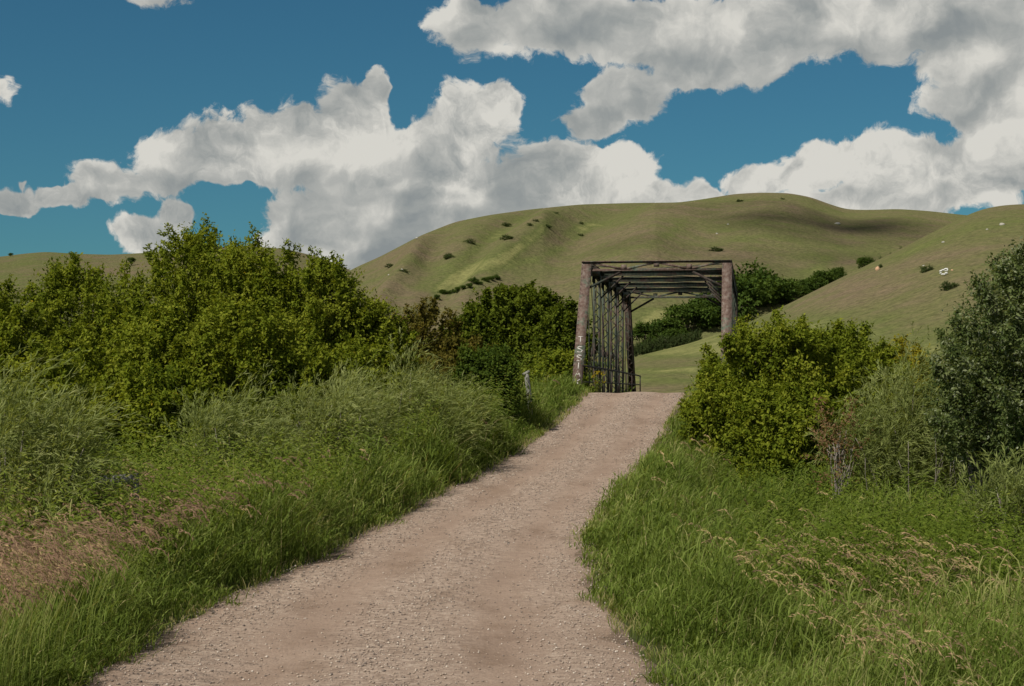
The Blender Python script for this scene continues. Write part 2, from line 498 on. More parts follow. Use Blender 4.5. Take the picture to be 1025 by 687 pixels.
# loose stones
n = 52000
sy = 12.5 + 43 * rng.random(n) ** 1.9
st = rng.random(n)
sx = xl(sy) - .1 + (xr(sy) - xl(sy) + .2) * st
keep = rng.random(n) < np.clip(1.05 - .9 * np.exp(-((st - .33) / .09) ** 2) - .9 * np.exp(-((st - .70) / .09) ** 2), .12, 1) * (.25 + 1.1 * fbm(sx * .9, sy * .5, 3))
sx, sy = sx[keep], sy[keep]; n = len(sx)
sr = .0042 + .013 * rng.random(n) ** 3.4 + .00016 * sy
octv = np.array([[1, 0, 0], [-1, 0, 0], [0, 1, 0], [0, -1, 0], [0, 0, 1], [0, 0, -1.]])
octf = np.array([[0, 2, 4], [2, 1, 4], [1, 3, 4], [3, 0, 4], [2, 0, 5], [1, 2, 5], [3, 1, 5], [0, 3, 5]])
th = rng.random(n) * 6.28
V = octv[None] * (1 + .5 * (rng.random((n, 6, 3)) - .5)) * np.array([1, .8, .6])
ct, s_ = np.cos(th)[:, None], np.sin(th)[:, None]
V = np.stack([V[..., 0] * ct - V[..., 1] * s_, V[..., 0] * s_ + V[..., 1] * ct, V[..., 2]], -1) * sr[:, None, None]
V = V + np.stack([sx, sy, road_z(sx, sy) + sr * .35], -1)[:, None, :]
st_ = Acc(); st_.add(V, None, (octf[None] + np.arange(n)[:, None, None] * 6).reshape(-1, 3), np.repeat(rng.random(n), 6))
props(st_.build('gravel', M['stone']), kind='stuff')

# river under the bridge
w = Acc(); wy = 74
V = [(-80, 74 + .135 * 86 - 9, -1.5), (90, 74 - .135 * 84 - 9, -1.5), (90, 74 - .135 * 84 + 9, -1.5), (-80, 74 + .135 * 86 + 9, -1.5)]
w.add(V, [[0, 1, 2, 3]])
props(w.build('river', M['water']), kind='structure')


# ------------------------------------------------------------------ hills
HILL = {}


def hill(name, crest, y0, y1, ulo, uhi, z0, nu, nt, tonefn, dispfn=None, pw=1.25):
    """crest: list of (px, py); y0, y1: base / crest distance as functions of px"""
    cu = np.array([c[0] for c in crest], float); cp = np.array([c[1] for c in crest], float)
    u = np.linspace(ulo, uhi, nu)
    p = np.interp(u, cu, cp); p = _smooth(p, max(3, int(nu * 26 / (uhi - ulo)) | 1))
    t = np.concatenate([np.linspace(0, 1, nt), 1 + np.linspace(.04, 1, 14)])
    U, Tt = np.meshgrid(u, t)
    Y0, Y1 = y0(U), y1(U)
    Yd = np.where(Tt <= 1, Y0 + (Y1 - Y0) * Tt, Y1 + (Tt - 1) * 420)
    prof = np.where(Tt <= 1, np.sin(np.clip(Tt, 0, 1) * math.pi / 2) ** pw, np.cos((Tt - 1) * 1.35))
    Zh = (ZC + (HZ - p)[None, :] * Y1 / F)
    Xw = (U - CX) * Yd / F
    Z = z0 + (Zh - z0) * prof
    amp = np.sin(np.clip(Tt, 0, 1) * math.pi) ** .7 * (Tt <= 1)
    Z = Z + amp * 7 * (fbm(Xw * .012, Yd * .008, 4) - .5)
    if dispfn is not None: Z = Z + dispfn(U, Tt) * amp
    el = ((Z - ZC) / Yd)[:nt].max(0); want = (HZ - p) / F
    k = np.where(el > .004, want / np.maximum(el, .004), 1.0)
    k = np.clip(k, .6, 1.4)
    Z = np.where(Z > ZC, ZC + (Z - ZC) * k[None, :], Z)
    a = Acc(); m_, n_ = U.shape
    ii = np.arange(m_ - 1)[:, None] * n_ + np.arange(n_ - 1)[None, :]
    PY = HZ - (Z - ZC) / Yd * F
    a.add(np.stack([Xw, Yd, Z], -1), np.stack([ii, ii + 1, ii + n_ + 1, ii + n_], -1).reshape(-1, 4), None, np.clip(tonefn(U, PY, Tt), 0, 1).ravel())
    HILL[name] = (U[:nt], PY[:nt], Yd[:nt], u)
    return props(a.build('hill', M['hill'], smooth=True), kind='structure')


def on_hill(name, px, py):
    """point of the hill surface seen in the direction px, py"""
    U, PY, Yd, u = HILL[name]
    j = int(np.clip(np.searchsorted(u, px), 0, len(u) - 1))
    col = PY[:, j]
    i = int(np.argmax(col <= py)) if (col <= py).any() else len(col) - 1
    return at(px, col[i], Yd[i, j])


def seg_d(U, P, x0, y0, x1, y1):
    d = np.array([x1 - x0, y1 - y0], float); L = math.hypot(*d); d /= L
    s = (U - x0) * d[0] + (P - y0) * d[1]; c = -(U - x0) * d[1] + (P - y0) * d[0]
    return np.clip(s / L, -1, 2), c, L


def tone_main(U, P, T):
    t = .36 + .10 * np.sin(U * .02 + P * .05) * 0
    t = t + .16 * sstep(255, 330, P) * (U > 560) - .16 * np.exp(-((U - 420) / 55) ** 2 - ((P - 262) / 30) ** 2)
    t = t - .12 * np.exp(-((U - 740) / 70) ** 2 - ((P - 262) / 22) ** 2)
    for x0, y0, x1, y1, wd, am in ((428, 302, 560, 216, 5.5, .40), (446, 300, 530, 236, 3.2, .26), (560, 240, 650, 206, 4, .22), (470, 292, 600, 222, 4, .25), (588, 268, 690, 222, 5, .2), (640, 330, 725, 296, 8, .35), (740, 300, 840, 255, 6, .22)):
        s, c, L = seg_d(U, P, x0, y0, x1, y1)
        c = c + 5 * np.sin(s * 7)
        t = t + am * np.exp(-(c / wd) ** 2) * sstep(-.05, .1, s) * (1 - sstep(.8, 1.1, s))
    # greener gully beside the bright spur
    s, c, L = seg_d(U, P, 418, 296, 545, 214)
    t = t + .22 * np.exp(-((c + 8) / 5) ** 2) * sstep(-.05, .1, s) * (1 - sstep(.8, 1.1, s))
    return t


def disp_main(U, T):
    z = 0
    for u0, t0, u1, t1, wd, am in ((425, .22, 585, .98, 18, -5), (455, .22, 640, .98, 20, 3.5), (520, .25, 700, .98, 30, -4), (600, .2, 760, .95, 34, 3), (800, .3, 838, .97, 46, -4), (380, .3, 470, .98, 16, 5)):
        s = np.clip((T - t0) / (t1 - t0), 0, 1)
        c = U - (u0 + (u1 - u0) * s) + 8 * np.sin(s * 6 + u0)
        z = z + am * np.exp(-(c / wd) ** 2)
    return z


hill('left', [(-400, 285), (-200, 268), (0, 257), (22, 254), (45, 252), (75, 254), (110, 255), (165, 252), (210, 248), (245, 246), (285, 249), (322, 258), (345, 268), (380, 285), (450, 330), (520, 380)],
     lambda u: 600 + 0 * u, lambda u: 1300 + 0 * u, -400, 520, 2, 200, 70, lambda U, P, T: .34 + .12 * (P > 275) + 0 * T)
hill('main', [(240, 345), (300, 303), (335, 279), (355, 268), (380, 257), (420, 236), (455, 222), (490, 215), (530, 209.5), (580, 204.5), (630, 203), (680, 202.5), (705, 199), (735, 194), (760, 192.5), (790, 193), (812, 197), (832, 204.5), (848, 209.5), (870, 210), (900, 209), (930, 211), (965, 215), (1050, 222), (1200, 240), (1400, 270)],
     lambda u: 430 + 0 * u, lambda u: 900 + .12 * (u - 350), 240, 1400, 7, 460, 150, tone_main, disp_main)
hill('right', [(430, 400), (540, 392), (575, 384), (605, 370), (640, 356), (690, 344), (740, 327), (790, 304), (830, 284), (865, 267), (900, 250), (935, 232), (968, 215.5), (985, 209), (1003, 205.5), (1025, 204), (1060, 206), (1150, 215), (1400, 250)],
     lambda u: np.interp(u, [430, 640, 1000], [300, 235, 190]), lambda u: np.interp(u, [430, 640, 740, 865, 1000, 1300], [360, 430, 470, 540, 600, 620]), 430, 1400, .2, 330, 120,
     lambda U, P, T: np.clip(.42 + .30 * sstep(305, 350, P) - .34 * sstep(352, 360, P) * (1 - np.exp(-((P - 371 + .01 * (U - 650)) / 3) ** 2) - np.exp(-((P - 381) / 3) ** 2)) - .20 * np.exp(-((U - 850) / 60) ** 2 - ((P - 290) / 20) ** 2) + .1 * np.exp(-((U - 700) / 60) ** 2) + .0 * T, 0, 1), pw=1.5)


# ------------------------------------------------------------------ plants
def limb(acc, p0, p1, r0, r1, sag=.12, k=5, n=6):
    p0 = np.asarray(p0, float); p1 = np.asarray(p1, float)
    t = np.linspace(0, 1, k)[:, None]
    L = np.linalg.norm(p1 - p0)
    mid = (p0 + p1) / 2 + rng.normal(0, .07, 3) * L + np.array([0, 0, sag * L])
    P = (1 - t) ** 2 * p0 + 2 * t * (1 - t) * mid + t ** 2 * p1
    acc.tube(P, np.linspace(r0, r1, k), n)
    return P


def shoots(acc, cen, rad, nsh, slen, nlv, lL, lW, up=.45, outw=.7, droop=.35, along=.25, tone0=.45, tvar=.21, wind=(0, 0, 0), core=.35, lift=.3, accent=.0, bend=0.0):
    """leaf shoots around clump centres cen (k,3) with radii rad (k,3)"""
    cen = np.asarray(cen, float); rad = np.asarray(rad, float); k = len(cen)
    ci = rng.integers(0, k, nsh)
    d = unit(rng.normal(0, 1, (nsh, 3)) + np.array([0, 0, lift]))
    rr = core + (1 - core) * rng.random((nsh, 1)) ** .6
    st = cen[ci] + d * rad[ci] * rr
    sd = unit(d * outw + np.array([0, 0, up]) + rng.normal(0, .35, (nsh, 3)) + np.asarray(wind))
    sl = slen * (.5 + rng.random(nsh))
    ctone = rng.normal(0, tvar * .7, k)[ci]
    t = (np.arange(nlv)[None, :] + rng.random((nsh, nlv))) / nlv
    P = st[:, None, :] + sd[:, None, :] * (t * sl[:, None])[..., None]
    P[..., 2] -= (bend * sl[:, None] * t ** 2)
    if bend: P[..., 0] += np.asarray(wind)[0] * bend * sl[:, None] * t ** 2 * .6
    tang = sd[:, None, :] + np.array([np.asarray(wind)[0] * bend, 0, -2 * bend]) * t[..., None] * .7
    D = unit(rng.normal(0, 1, P.shape)) * (1 - along) + unit(tang) * along * 1.6
    D[..., 2] -= droop
    Nn = rng.normal(0, .42, P.shape) + d[:, None, :] * .75 + np.array([0, 0, .55])
    sc = .7 + .6 * rng.random(P.shape[:2])
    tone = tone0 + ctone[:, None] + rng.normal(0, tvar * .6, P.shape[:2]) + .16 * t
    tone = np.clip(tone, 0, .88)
    if accent:
        hit = rng.random(P.shape[:2]) < accent
        tone = np.where(hit, 1.0, tone)
    acc.leaves(P.reshape(-1, 3), D.reshape(-1, 3), Nn.reshape(-1, 3), (lL * sc).ravel(), (lW * sc).ravel(), tone.ravel())


def crown_clumps(c, rad, k, cr, shell=(.40, 1.04), flat=1.0):
    d = unit(rng.normal(0, 1, (k, 3)) + np.array([0, 0, .25]))
    rr = shell[0] + (shell[1] - shell[0]) * rng.random((k, 1)) ** .7
    cen = c + d * rad * rr
    r = cr * (.6 + .7 * rng.random((k, 1))) * np.array([1, 1, .8 * flat])
    return cen, r


def broadleaf(name, px, top, Yd, wpx, label, cat, mat, group=None, nleaf=14000, lL=.090, lW=.046, clump=.165, tone0=.45, leaders=3, low=.12, trunk='bark', stems=3, accent=.0006, depth=.9, slen=.42, wood_r=1.0):
    x = (px - CX) * Yd / F; zb = float(gz(x, Yd)); zt = ZC + (HZ - top) * Yd / F
    h = zt - zb; h = max(h - .26, h * .9); a = wpx * Yd / F / 2
    root = thing(name, (x, Yd, zb), label, cat, group)
    c = np.array([0, 0, h * (low + (1 - low) * .5)]); rad = np.array([a, a * depth, h * (1 - low) * .5])
    k = int(26 + 10 * h * a / 6)
    cen, cr = crown_clumps(c, rad * .84, k, clump * (a + h * .5) * .62)
    # upright leaders give the ragged skyline
    ld = np.stack([rng.uniform(-.45, .45, leaders) * a, rng.uniform(-.4, .4, leaders) * a, h * (.86 + .08 * rng.random(leaders))], -1)
    ld[0, 2] = h * .91
    ldr = np.tile(np.array([[.11 * a + .08, .11 * a + .08, h * .075]]), (leaders, 1))
    cen = np.concatenate([cen, ld]); cr = np.concatenate([cr, ldr])
    cr = np.minimum(cr, np.maximum(cen[:, 2:3] * .9, .15))
    wood = Acc()
    for s in range(stems):
        th = 6.28 * (s + rng.random() * .6) / stems
        base = np.array([math.cos(th), math.sin(th), 0]) * (.12 * a if stems > 1 else 0)
        top_ = np.array([math.cos(th) * a * .3, math.sin(th) * a * .3, h * (.5 + .15 * rng.random())])
        tr = limb(wood, base - np.array([0, 0, .15]), top_, .022 * h / math.sqrt(stems) * 1.6 * wood_r, .012 * h / math.sqrt(stems) * wood_r, .05, 6, 8)
        for q in range(s, len(cen), stems):
            i = rng.integers(1, 6)
            limb(wood, tr[i], cen[q], .009 * h * (1.1 - i * .1) * wood_r, .006, .06, 5, 5)
    wood.build('trunk', M[trunk], root, smooth=True)
    fol = Acc()
    nlv = 9; nleaf = int(nleaf * 1.35)
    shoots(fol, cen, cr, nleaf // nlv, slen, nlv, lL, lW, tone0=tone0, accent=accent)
    # long tips breaking the outline
    kk = max(14, int(9 * a * h)); dd = unit(rng.normal(0, 1, (kk, 3)) + np.array([0, 0, .5]))
    tipc = c + dd * rad * (.84 + .2 * rng.random((kk, 1))); tipc[:, 2] = np.maximum(tipc[:, 2], .25)
    for q in range(7):
        ax = unit(dd + np.array([0, 0, .9])) * (q * .075)
        shoots(fol, tipc + ax, np.full((kk, 3), .075 - .007 * q), int(nleaf * .011), .14, 7, lL, lW, tone0=tone0 + .05, core=.2)
    # inner canopy
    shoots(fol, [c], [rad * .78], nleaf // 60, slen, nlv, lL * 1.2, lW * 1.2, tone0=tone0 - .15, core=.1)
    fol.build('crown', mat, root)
    return root


def willow(px, top, Yd, wpx, label, nleaf=16000, tone0=.5, wind=.34, group=None, lL=.125, lW=.0145, low=.05, name='willow_shrub', mat=None, bend=.35, depth=.9, dead=0):
    x = (px - CX) * Yd / F; zb = float(gz(x, Yd)); zt = ZC + (HZ - top) * Yd / F
    h = zt - zb; a = wpx * Yd / F / 2
    root = thing(name, (x, Yd, zb), label, 'shrub', group)
    wood = Acc(); cen = []
    ns = 16
    for s in range(ns):
        th = 6.28 * s / ns + rng.random() * .4
        rr_ = a * rng.uniform(.15, .92)
        hh = h * math.sqrt(max(.12, 1 - (rr_ / a) ** 2 * .8)) * rng.uniform(.68, .93)
        tip = np.array([math.cos(th) * rr_, math.sin(th) * rr_ * depth, hh])
        P = limb(wood, np.array([math.cos(th), math.sin(th), 0]) * .18 * a - np.array([0, 0, .1]), tip, .02, .006, .16, 7, 5)
        for i in (2, 3, 4, 5, 6):
            cen.append(P[i] + rng.normal(0, .12 * a, 3) * np.array([1, 1, .5]))
    for s in range(dead):
        th = rng.uniform(-1.2, 1.2) - 1.57
        limb(wood, np.array([math.cos(th) * a * .5, math.sin(th) * a * .6, -.1]), np.array([math.cos(th) * a * .8 + rng.normal(0, .2), math.sin(th) * a * .95, h * rng.uniform(.35, .7)]), .014, .004, .05, 6, 4)
    wood.build('stem', M['grey_bark'], root, smooth=True)
    cen = np.array(cen); cen[:, 2] = np.clip(cen[:, 2], low * h + .15, None)
    cr = np.tile(np.array([[.19 * a + .08, .19 * a + .08, .13 * h + .05]]), (len(cen), 1)) * (.7 + .6 * rng.random((len(cen), 1)))
    fol = Acc(); nlv = 14
    shoots(fol, cen, cr, nleaf // nlv, .62, nlv, lL, lW, up=.62, outw=.65, droop=.2, along=.58, tone0=tone0, wind=(wind, .1, 0), bend=bend, core=.1, tvar=.17)
    fol.build('foliage', mat or M['willow'], root)
    return root


# --- left bank maples
G1 = 'maples crowding the left side of the road'
mp = 'maple_tree'
broadleaf(mp, 193, 226, 47, 120, 'tallest maple of the thicket, its spire standing against a blue gap of sky', 'tree', M['maple'], G1, 22000, leaders=5)
broadleaf(mp, 262, 238, 45, 120, 'bushy maple just right of the tallest spire, topped by several leafy tips', 'tree', M['maple'], G1, 22000, leaders=5)
broadleaf(mp, 322, 258, 44, 110, 'maple with rounded shoulder descending from the thicket top toward the gap in the hills', 'tree', M['maple'], G1, 20000, leaders=3)
broadleaf(mp, 92, 266, 44, 190, 'broad maple with a flat wide top below the far left hill', 'tree', M['maple'], G1, 26000, leaders=5)
broadleaf(mp, 8, 292, 42, 130, 'maple cut by the left edge of the view, lower than its neighbour', 'tree', M['maple'], G1, 20000, leaders=3)
broadleaf(mp, 150, 312, 39, 150, 'front maple of dense yellow green leaves below the broad flat topped one', 'tree', M['maple'], G1, 20000, tone0=.5)
broadleaf(mp, 255, 308, 38.5, 140, 'front maple with a dark hollow beside it, below the bushy leafy tips', 'tree', M['maple'], G1, 20000, tone0=.46)
broadleaf(mp, 360, 300, 44, 100, 'small maple at the right end of the thicket, shaded toward the brownish bush', 'tree', M['maple'], G1, 16000)
broadleaf(mp, 50, 352, 36, 140, 'low maple behind the feathery willow at the left edge', 'tree', M['maple'], G1, 18000, tone0=.47)
broadleaf(mp, 165, 372, 34, 120, 'lowest maple bush above the log rail, darkest at its foot', 'tree', M['maple'], G1, 16000, tone0=.42)
broadleaf(mp, 352, 348, 40, 110, 'low maple showing above the long pale willow', 'tree', M['maple'], G1, 14000, tone0=.46)
broadleaf('hawthorn_bush', 425, 304, 56, 80, 'brownish olive bush between the maple thicket and the round green tree', 'bush', M['brown_leaf'], None, 12000, tone0=.4, lL=.09, lW=.06)
broadleaf('hawthorn_bush', 462, 346, 50, 90, 'dull olive low bush in front of the round green tree', 'bush', M['brown_leaf'], None, 10000, tone0=.3, lL=.09, lW=.055)
# --- trees behind, by the bridge
G2 = 'elms on the far bank beside the bridge'
broadleaf('elm_tree', 518, 288, 92, 122, 'round dense green elm with a pale trunk, left of the bridge', 'tree', M['elm'], G2, 36000, tone0=.55, lL=.17, lW=.11, trunk='grey_bark', stems=2, leaders=3, clump=.24)
broadleaf('elm_tree', 472, 312, 90, 66, 'smaller elm on the left flank of the round dense elm', 'tree', M['elm'], G2, 16000, lL=.16, lW=.10, stems=2)
broadleaf('elm_tree', 566, 306, 88, 56, 'slim elm half hidden by the left bridge post', 'tree', M['elm'], G2, 16000, lL=.16, lW=.10, stems=2)
broadleaf('riverside_bush', 560, 352, 64, 54, 'low bright bush at the foot of the left bridge post', 'bush', M['maple'], None, 7000, lL=.11, lW=.07, leaders=2)
broadleaf('dark_shrub', 489, 350, 45, 56, 'dark glossy shrub standing left of the grey wooden post', 'shrub', M['dark_leaf'], None, 12000, tone0=.45, lL=.085, lW=.05, low=.02)
# --- left willows
willow(22, 366, 23, 180, 'feathery grey green willow leaning over grass at the left edge', 26000, .52)
willow(232, 386, 32, 150, 'pale willow under the dark hollow of the maples', 24000, .48)
willow(398, 352, 37, 160, 'long silvery willow beside the road, its sprays blown to one side', 38000, .58)
willow(325, 380, 34.5, 130, 'willow between the dark hollow and the long silvery willow', 27000, .52)
willow(455, 385, 40, 90, 'small rounded willow by the road verge next to the dark shrub', 17000, .5)

# --- right bank
G3 = 'maples on the right side of the road'
broadleaf(mp, 772, 324, 41, 146, 'large maple bush in front of the right bridge post', 'tree', M['maple'], G3, 26000, leaders=5, tone0=.45)
broadleaf(mp, 845, 328, 43, 110, 'rounded maple bush just right of the large one, below the hillside', 'tree', M['maple'], G3, 20000, leaders=3, tone0=.44)
broadleaf(mp, 733, 388, 40, 70, 'low maple skirt touching the road at its crest', 'tree', M['maple'], G3, 12000, leaders=2, tone0=.48)
broadleaf(mp, 800, 395, 37, 112, 'lower front maple above the tall grass, beside the rusty dying shrub', 'tree', M['maple'], G3, 16000, leaders=2, tone0=.42)
broadleaf('yellow_shrub', 905, 346, 46, 66, 'yellowish shrub between the maple bush and the silvery tree', 'shrub', M['yellow_leaf'], None, 9000, leaders=2, lL=.08, lW=.05)
willow(935, 328, 66, 130, 'grey green brush on the flat behind the yellowish shrub', 14000, .3, lL=.14, lW=.03, name='grey_shrub')
willow(908, 366, 31.5, 155, 'wide grey green willow between the maples and the silvery tree', 34000, .5, dead=8)
willow(968, 400, 31, 110, 'narrow willow against the trunk side of the silvery tree', 17000, .42, dead=4)
willow(1015, 470, 24, 110, 'low drooping willow at the foot of the silvery tree', 10000, .42)
broadleaf('rusty_shrub', 840, 402, 31.2, 40, 'thin dying shrub with rust coloured leaves and bare grey stems', 'shrub', M['rust_leaf'], None, 650, lL=.06, lW=.025, trunk='grey_bark', stems=5, leaders=2, low=.4, wood_r=.45)
broadleaf('silverberry_tree', 1040, 246, 27.5, 170, 'tall silvery leaved tree with bare grey stems at the right edge', 'tree', M['silver'], None, 28000, lL=.062, lW=.032, trunk='grey_bark', stems=10, leaders=5, tone0=.52, clump=.15, accent=.015, low=.2, slen=.3, wood_r=.9)
broadleaf('silverberry_tree', 984, 318, 29, 92, 'shorter silvery tree crowding the left flank of the tall one', 'tree', M['silver'], None, 14000, lL=.062, lW=.032, trunk='grey_bark', stems=9, leaders=4, tone0=.45, accent=.015, slen=.3, low=.2, wood_r=.9)


# ------------------------------------------------------------------ grass
def blades(acc, x, y, h, wd, az, bend, tone, z0=0.0):
    n = len(x); z = gz(x, y) - .03 + z0
    d = np.stack([np.cos(az), np.sin(az), 0 * az], -1); s = np.stack([-np.sin(az), np.cos(az), 0 * az], -1)
    # blades turn their flat side every way
    tw = rng.random(n) * 6.28
    s = np.stack([np.cos(tw), np.sin(tw), 0 * tw], -1)
    P0 = np.stack([x, y, z], -1)
    V = []
    for f, wf in ((0, .8), (.38, 1.0), (.72, .7)):
        c = P0 + np.array([0, 0, 1.]) * (h * f * (1 - .35 * bend * f))[:, None] + d * (h * bend * f * f)[:, None]
        V += [c - s * (wd * wf / 2)[:, None], c + s * (wd * wf / 2)[:, None]]
    c = P0 + np.array([0, 0, 1.]) * (h * (1 - .45 * bend))[:, None] + d * (h * bend)[:, None]
    V.append(c)
    V = np.stack(V, 1)
    b = np.arange(n)[:, None] * 7
    Q = np.concatenate([b + np.array([[0, 1, 3, 2]]), b + np.array([[2, 3, 5, 4]])])
    T = b + np.array([[4, 5, 6]])
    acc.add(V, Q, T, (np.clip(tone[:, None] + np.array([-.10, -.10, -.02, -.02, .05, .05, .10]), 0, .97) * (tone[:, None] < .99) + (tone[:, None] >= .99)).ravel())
    return c


def side_d(x, y):
    return np.maximum(xl(y) - x, x - xr(y))


def sample(n, ya, yb, pw):
    y = ya + (yb - ya) * rng.random(n) ** pw
    hw = .30 * y + 2.0
    x = (rng.random(n) * 2 - 1) * hw
    return x, y


def tufts(nt_, ya, yb, pw, maxl, maxr):
    x, y = sample(nt_, ya, yb, pw)
    d = side_d(x, y)
    rag = .55 * (fbm(y * 1.0, np.sign(x - (xl(y) + xr(y)) / 2) * 9, 3) - .5) * 2
    left = x < (xl(y) + xr(y)) / 2
    keep = (d > .02 + rag + .25 * rng.random(nt_) ** 2) & (d < np.where(left, maxl, maxr)) & (rng.random(nt_) < .35 + .9 * fbm(x * 1.6, y * 1.6, 3))
    return x[keep], y[keep], d[keep], left[keep]


gr = Acc()
tx, ty, td, tl = tufts(52000, 12.0, 58, 1.25, 8.5, 10)
nb = 7; n = len(tx) * nb
patch = fbm(tx * .45, ty * .45, 3); patch2 = fbm(tx * .25 + 50, ty * .25, 3)
th_ = np.where(tl, .62 + 1.05 * sstep(.3, .75, patch), .40 + .85 * sstep(.3, .75, patch)) * (.30 + .70 * sstep(-.1, np.where(tl, .8, 1.2), td)) * (.75 + .5 * rng.random(len(tx))) * np.where(ty > 40, .85, 1) * np.where(tl, 1 - .42 * sstep(43, 50, ty), 1)
taz = rng.normal(.12, .9, len(tx)); tt_ = .45 + .8 * (patch2 - .5) + rng.normal(0, .17, len(tx))
tb = np.clip(rng.normal(.42, .22, len(tx)), .05, .95)
rp = lambda v: np.repeat(v, nb)
sp_ = .055 + .0022 * rp(ty)
x = rp(tx) + rng.normal(0, 1, n) * sp_; y = rp(ty) + rng.normal(0, 1, n) * sp_
hgt = rp(th_) * (.45 + .7 * rng.random(n))
az = rp(taz) + rng.normal(0, .9, n)
tone = np.clip(rp(tt_) + rng.normal(0, .10, n), .02, .9); tone = np.where(rng.random(n) < .03, 1.0, tone)
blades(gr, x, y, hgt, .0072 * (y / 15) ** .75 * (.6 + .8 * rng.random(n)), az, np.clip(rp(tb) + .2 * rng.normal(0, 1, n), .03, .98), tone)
# arching leaves up the stalks
nb = 13; n = len(tx) * nb
x = rp(tx) + rng.normal(0, 1, n) * .075; y = rp(ty) + rng.normal(0, 1, n) * .075
up_ = rng.random(n) ** .8
z0 = rp(th_) * (.08 + .72 * up_); ln = (.16 + .20 * rng.random(n)) * np.clip(rp(th_) / .8, .45, 1.1)
az = rp(taz) * .35 + rng.normal(.1, 1.5, n)
tone = np.clip(rp(tt_) + rng.normal(.02, .12, n) + .16 * (up_ - .5), .02, .92)
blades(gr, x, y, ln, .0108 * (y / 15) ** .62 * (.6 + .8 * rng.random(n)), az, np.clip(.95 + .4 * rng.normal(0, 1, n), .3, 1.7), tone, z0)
# the meadow to either side, coarser
k = 150000
y = 6 + 84 * rng.random(k) ** .9; x = (rng.random(k) * 2 - 1) * (.36 * y + 9)
d = side_d(x, y); ok = (d > 7 + 1.5 * rng.random(k)) & (river(x, y) < .4) | (d > .3) & (y > 57) & (river(x, y) < .4)
x, y = x[ok], y[ok]; k = len(x)
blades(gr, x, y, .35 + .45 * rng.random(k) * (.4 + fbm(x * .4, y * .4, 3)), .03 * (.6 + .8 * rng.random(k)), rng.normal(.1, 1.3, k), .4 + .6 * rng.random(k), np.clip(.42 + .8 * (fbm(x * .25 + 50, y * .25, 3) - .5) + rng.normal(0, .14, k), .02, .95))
props(gr.build('grass', M['grass']), kind='stuff')

# short dry fringe and litter at the road margins
fr = Acc()
n = 30000
y = 12.5 + 44 * rng.random(n) ** 1.2
sd = rng.random(n) < .5
x = np.where(sd, xl(y) + .15 - .5 * rng.random(n), xr(y) - .15 + .5 * rng.random(n)) + .25 * (fbm(y * 1.5, y * 0 + 5, 3) - .5) * 2
x = np.where(rng.random(n) < .12, np.where(sd, x + .5 * rng.random(n), x - .5 * rng.random(n)), x)
ok = rng.random(n) < .15 + 1.2 * (fbm(x * 1.5, y * 1.5, 2) - .3)
x, y = x[ok], y[ok]; n = len(x)
blades(fr, x, y, .06 + .16 * rng.random(n) ** 2, .006 * (y / 15) ** .7 * np.ones(n), rng.random(n) * 6.28, .3 + .6 * rng.random(n), np.where(rng.random(n) < .5, .98, .4 + .4 * rng.random(n)))
fr.v = [v + np.array([0, 0, .05]) for v in fr.v]
props(fr.build('dry_grass', M['grass']), kind='stuff')

# brome with nodding seed heads
sh = Acc(); cu = Acc()
n = 52000
x, y = sample(n, 12.0, 50, 1.6)
d = side_d(x, y)
left = x < (xl(y) + xr(y)) / 2
px_ = CX + x * F / y; py_ = HZ + (ZC - gz(x, y) - .9) * F / y
den = fbm(x * .5 + 7, y * .5, 3)
pl = np.where(left, .07 + .75 * sstep(30, 24, y) * sstep(330, 170, px_) + .3 * sstep(18, 15, y), .05 + .55 * sstep(24.5, 21.5, y) * sstep(640, 780, px_))
den = .5 * den + .5 * fbm(x * 1.3 + 3, y * .9 + 11, 3) + .17 * sstep(20, 15, y) * left
keep = (d > np.where(left & (y < 19), .10, .45)) & (d < 7) & (rng.random(n) < pl * (.16 + .8 * sstep(.45, .62, den)) * .42)
x, y, left = x[keep], y[keep], left[keep]; n = len(x)
hh = (.98 + .38 * rng.random(n)) * np.where(y > 35, .85, 1) * np.where(left, 1.18 + .22 * fbm(x * .45, y * .45, 3), .92)
az = rng.normal(.1, .7, n); bd = .18 + .25 * rng.random(n)
tip = blades(cu, x, y, hh, .0045 * (y / 15) ** .7 * np.ones(n), az, bd, np.clip(.75 + .2 * rng.random(n), 0, .97))
ns = 15
t = np.linspace(0, 1, ns)[None, :] * np.ones((n, 1))
dirh = np.stack([np.cos(az), np.sin(az), 0 * az], -1)
pl_ = .19 + .09 * rng.random(n)
arch = lambda q: dirh[:, None, :] * (pl_[:, None] * q * .85)[..., None] + np.array([0, 0, 1.]) * (pl_[:, None] * (.55 * q - .80 * q * q))[..., None]
P = tip[:, None, :] + arch(t) + rng.normal(0, .007, t.shape + (3,))
D = unit(arch(t + .05) - arch(t)) + np.array([0, 0, -.35]) + rng.normal(0, .22, P.shape)
ht = np.clip(.45 + rng.normal(0, .2, n), 0, 1)
ht = np.where(left, ht - .05, ht + .33)
S = (y / 15)[:, None] ** .55
Nv = np.stack([.2 * np.ones(n), -1 * np.ones(n), .5 * np.ones(n)], -1)[:, None, :] + rng.normal(0, .5, P.shape)
sh.leaves(P.reshape(-1, 3), D.reshape(-1, 3), Nv.reshape(-1, 3), (.042 * S * (.7 + .6 * rng.random((n, ns)))).ravel(), (.0088 * S * np.ones((n, ns))).ravel(), np.clip(np.repeat(ht, ns) + rng.normal(0, .08, n * ns), 0, 1))
props(cu.build('brome_grass', M['grass']), kind='stuff')
props(sh.build('brome_seed_grass', M['seed']), kind='stuff')

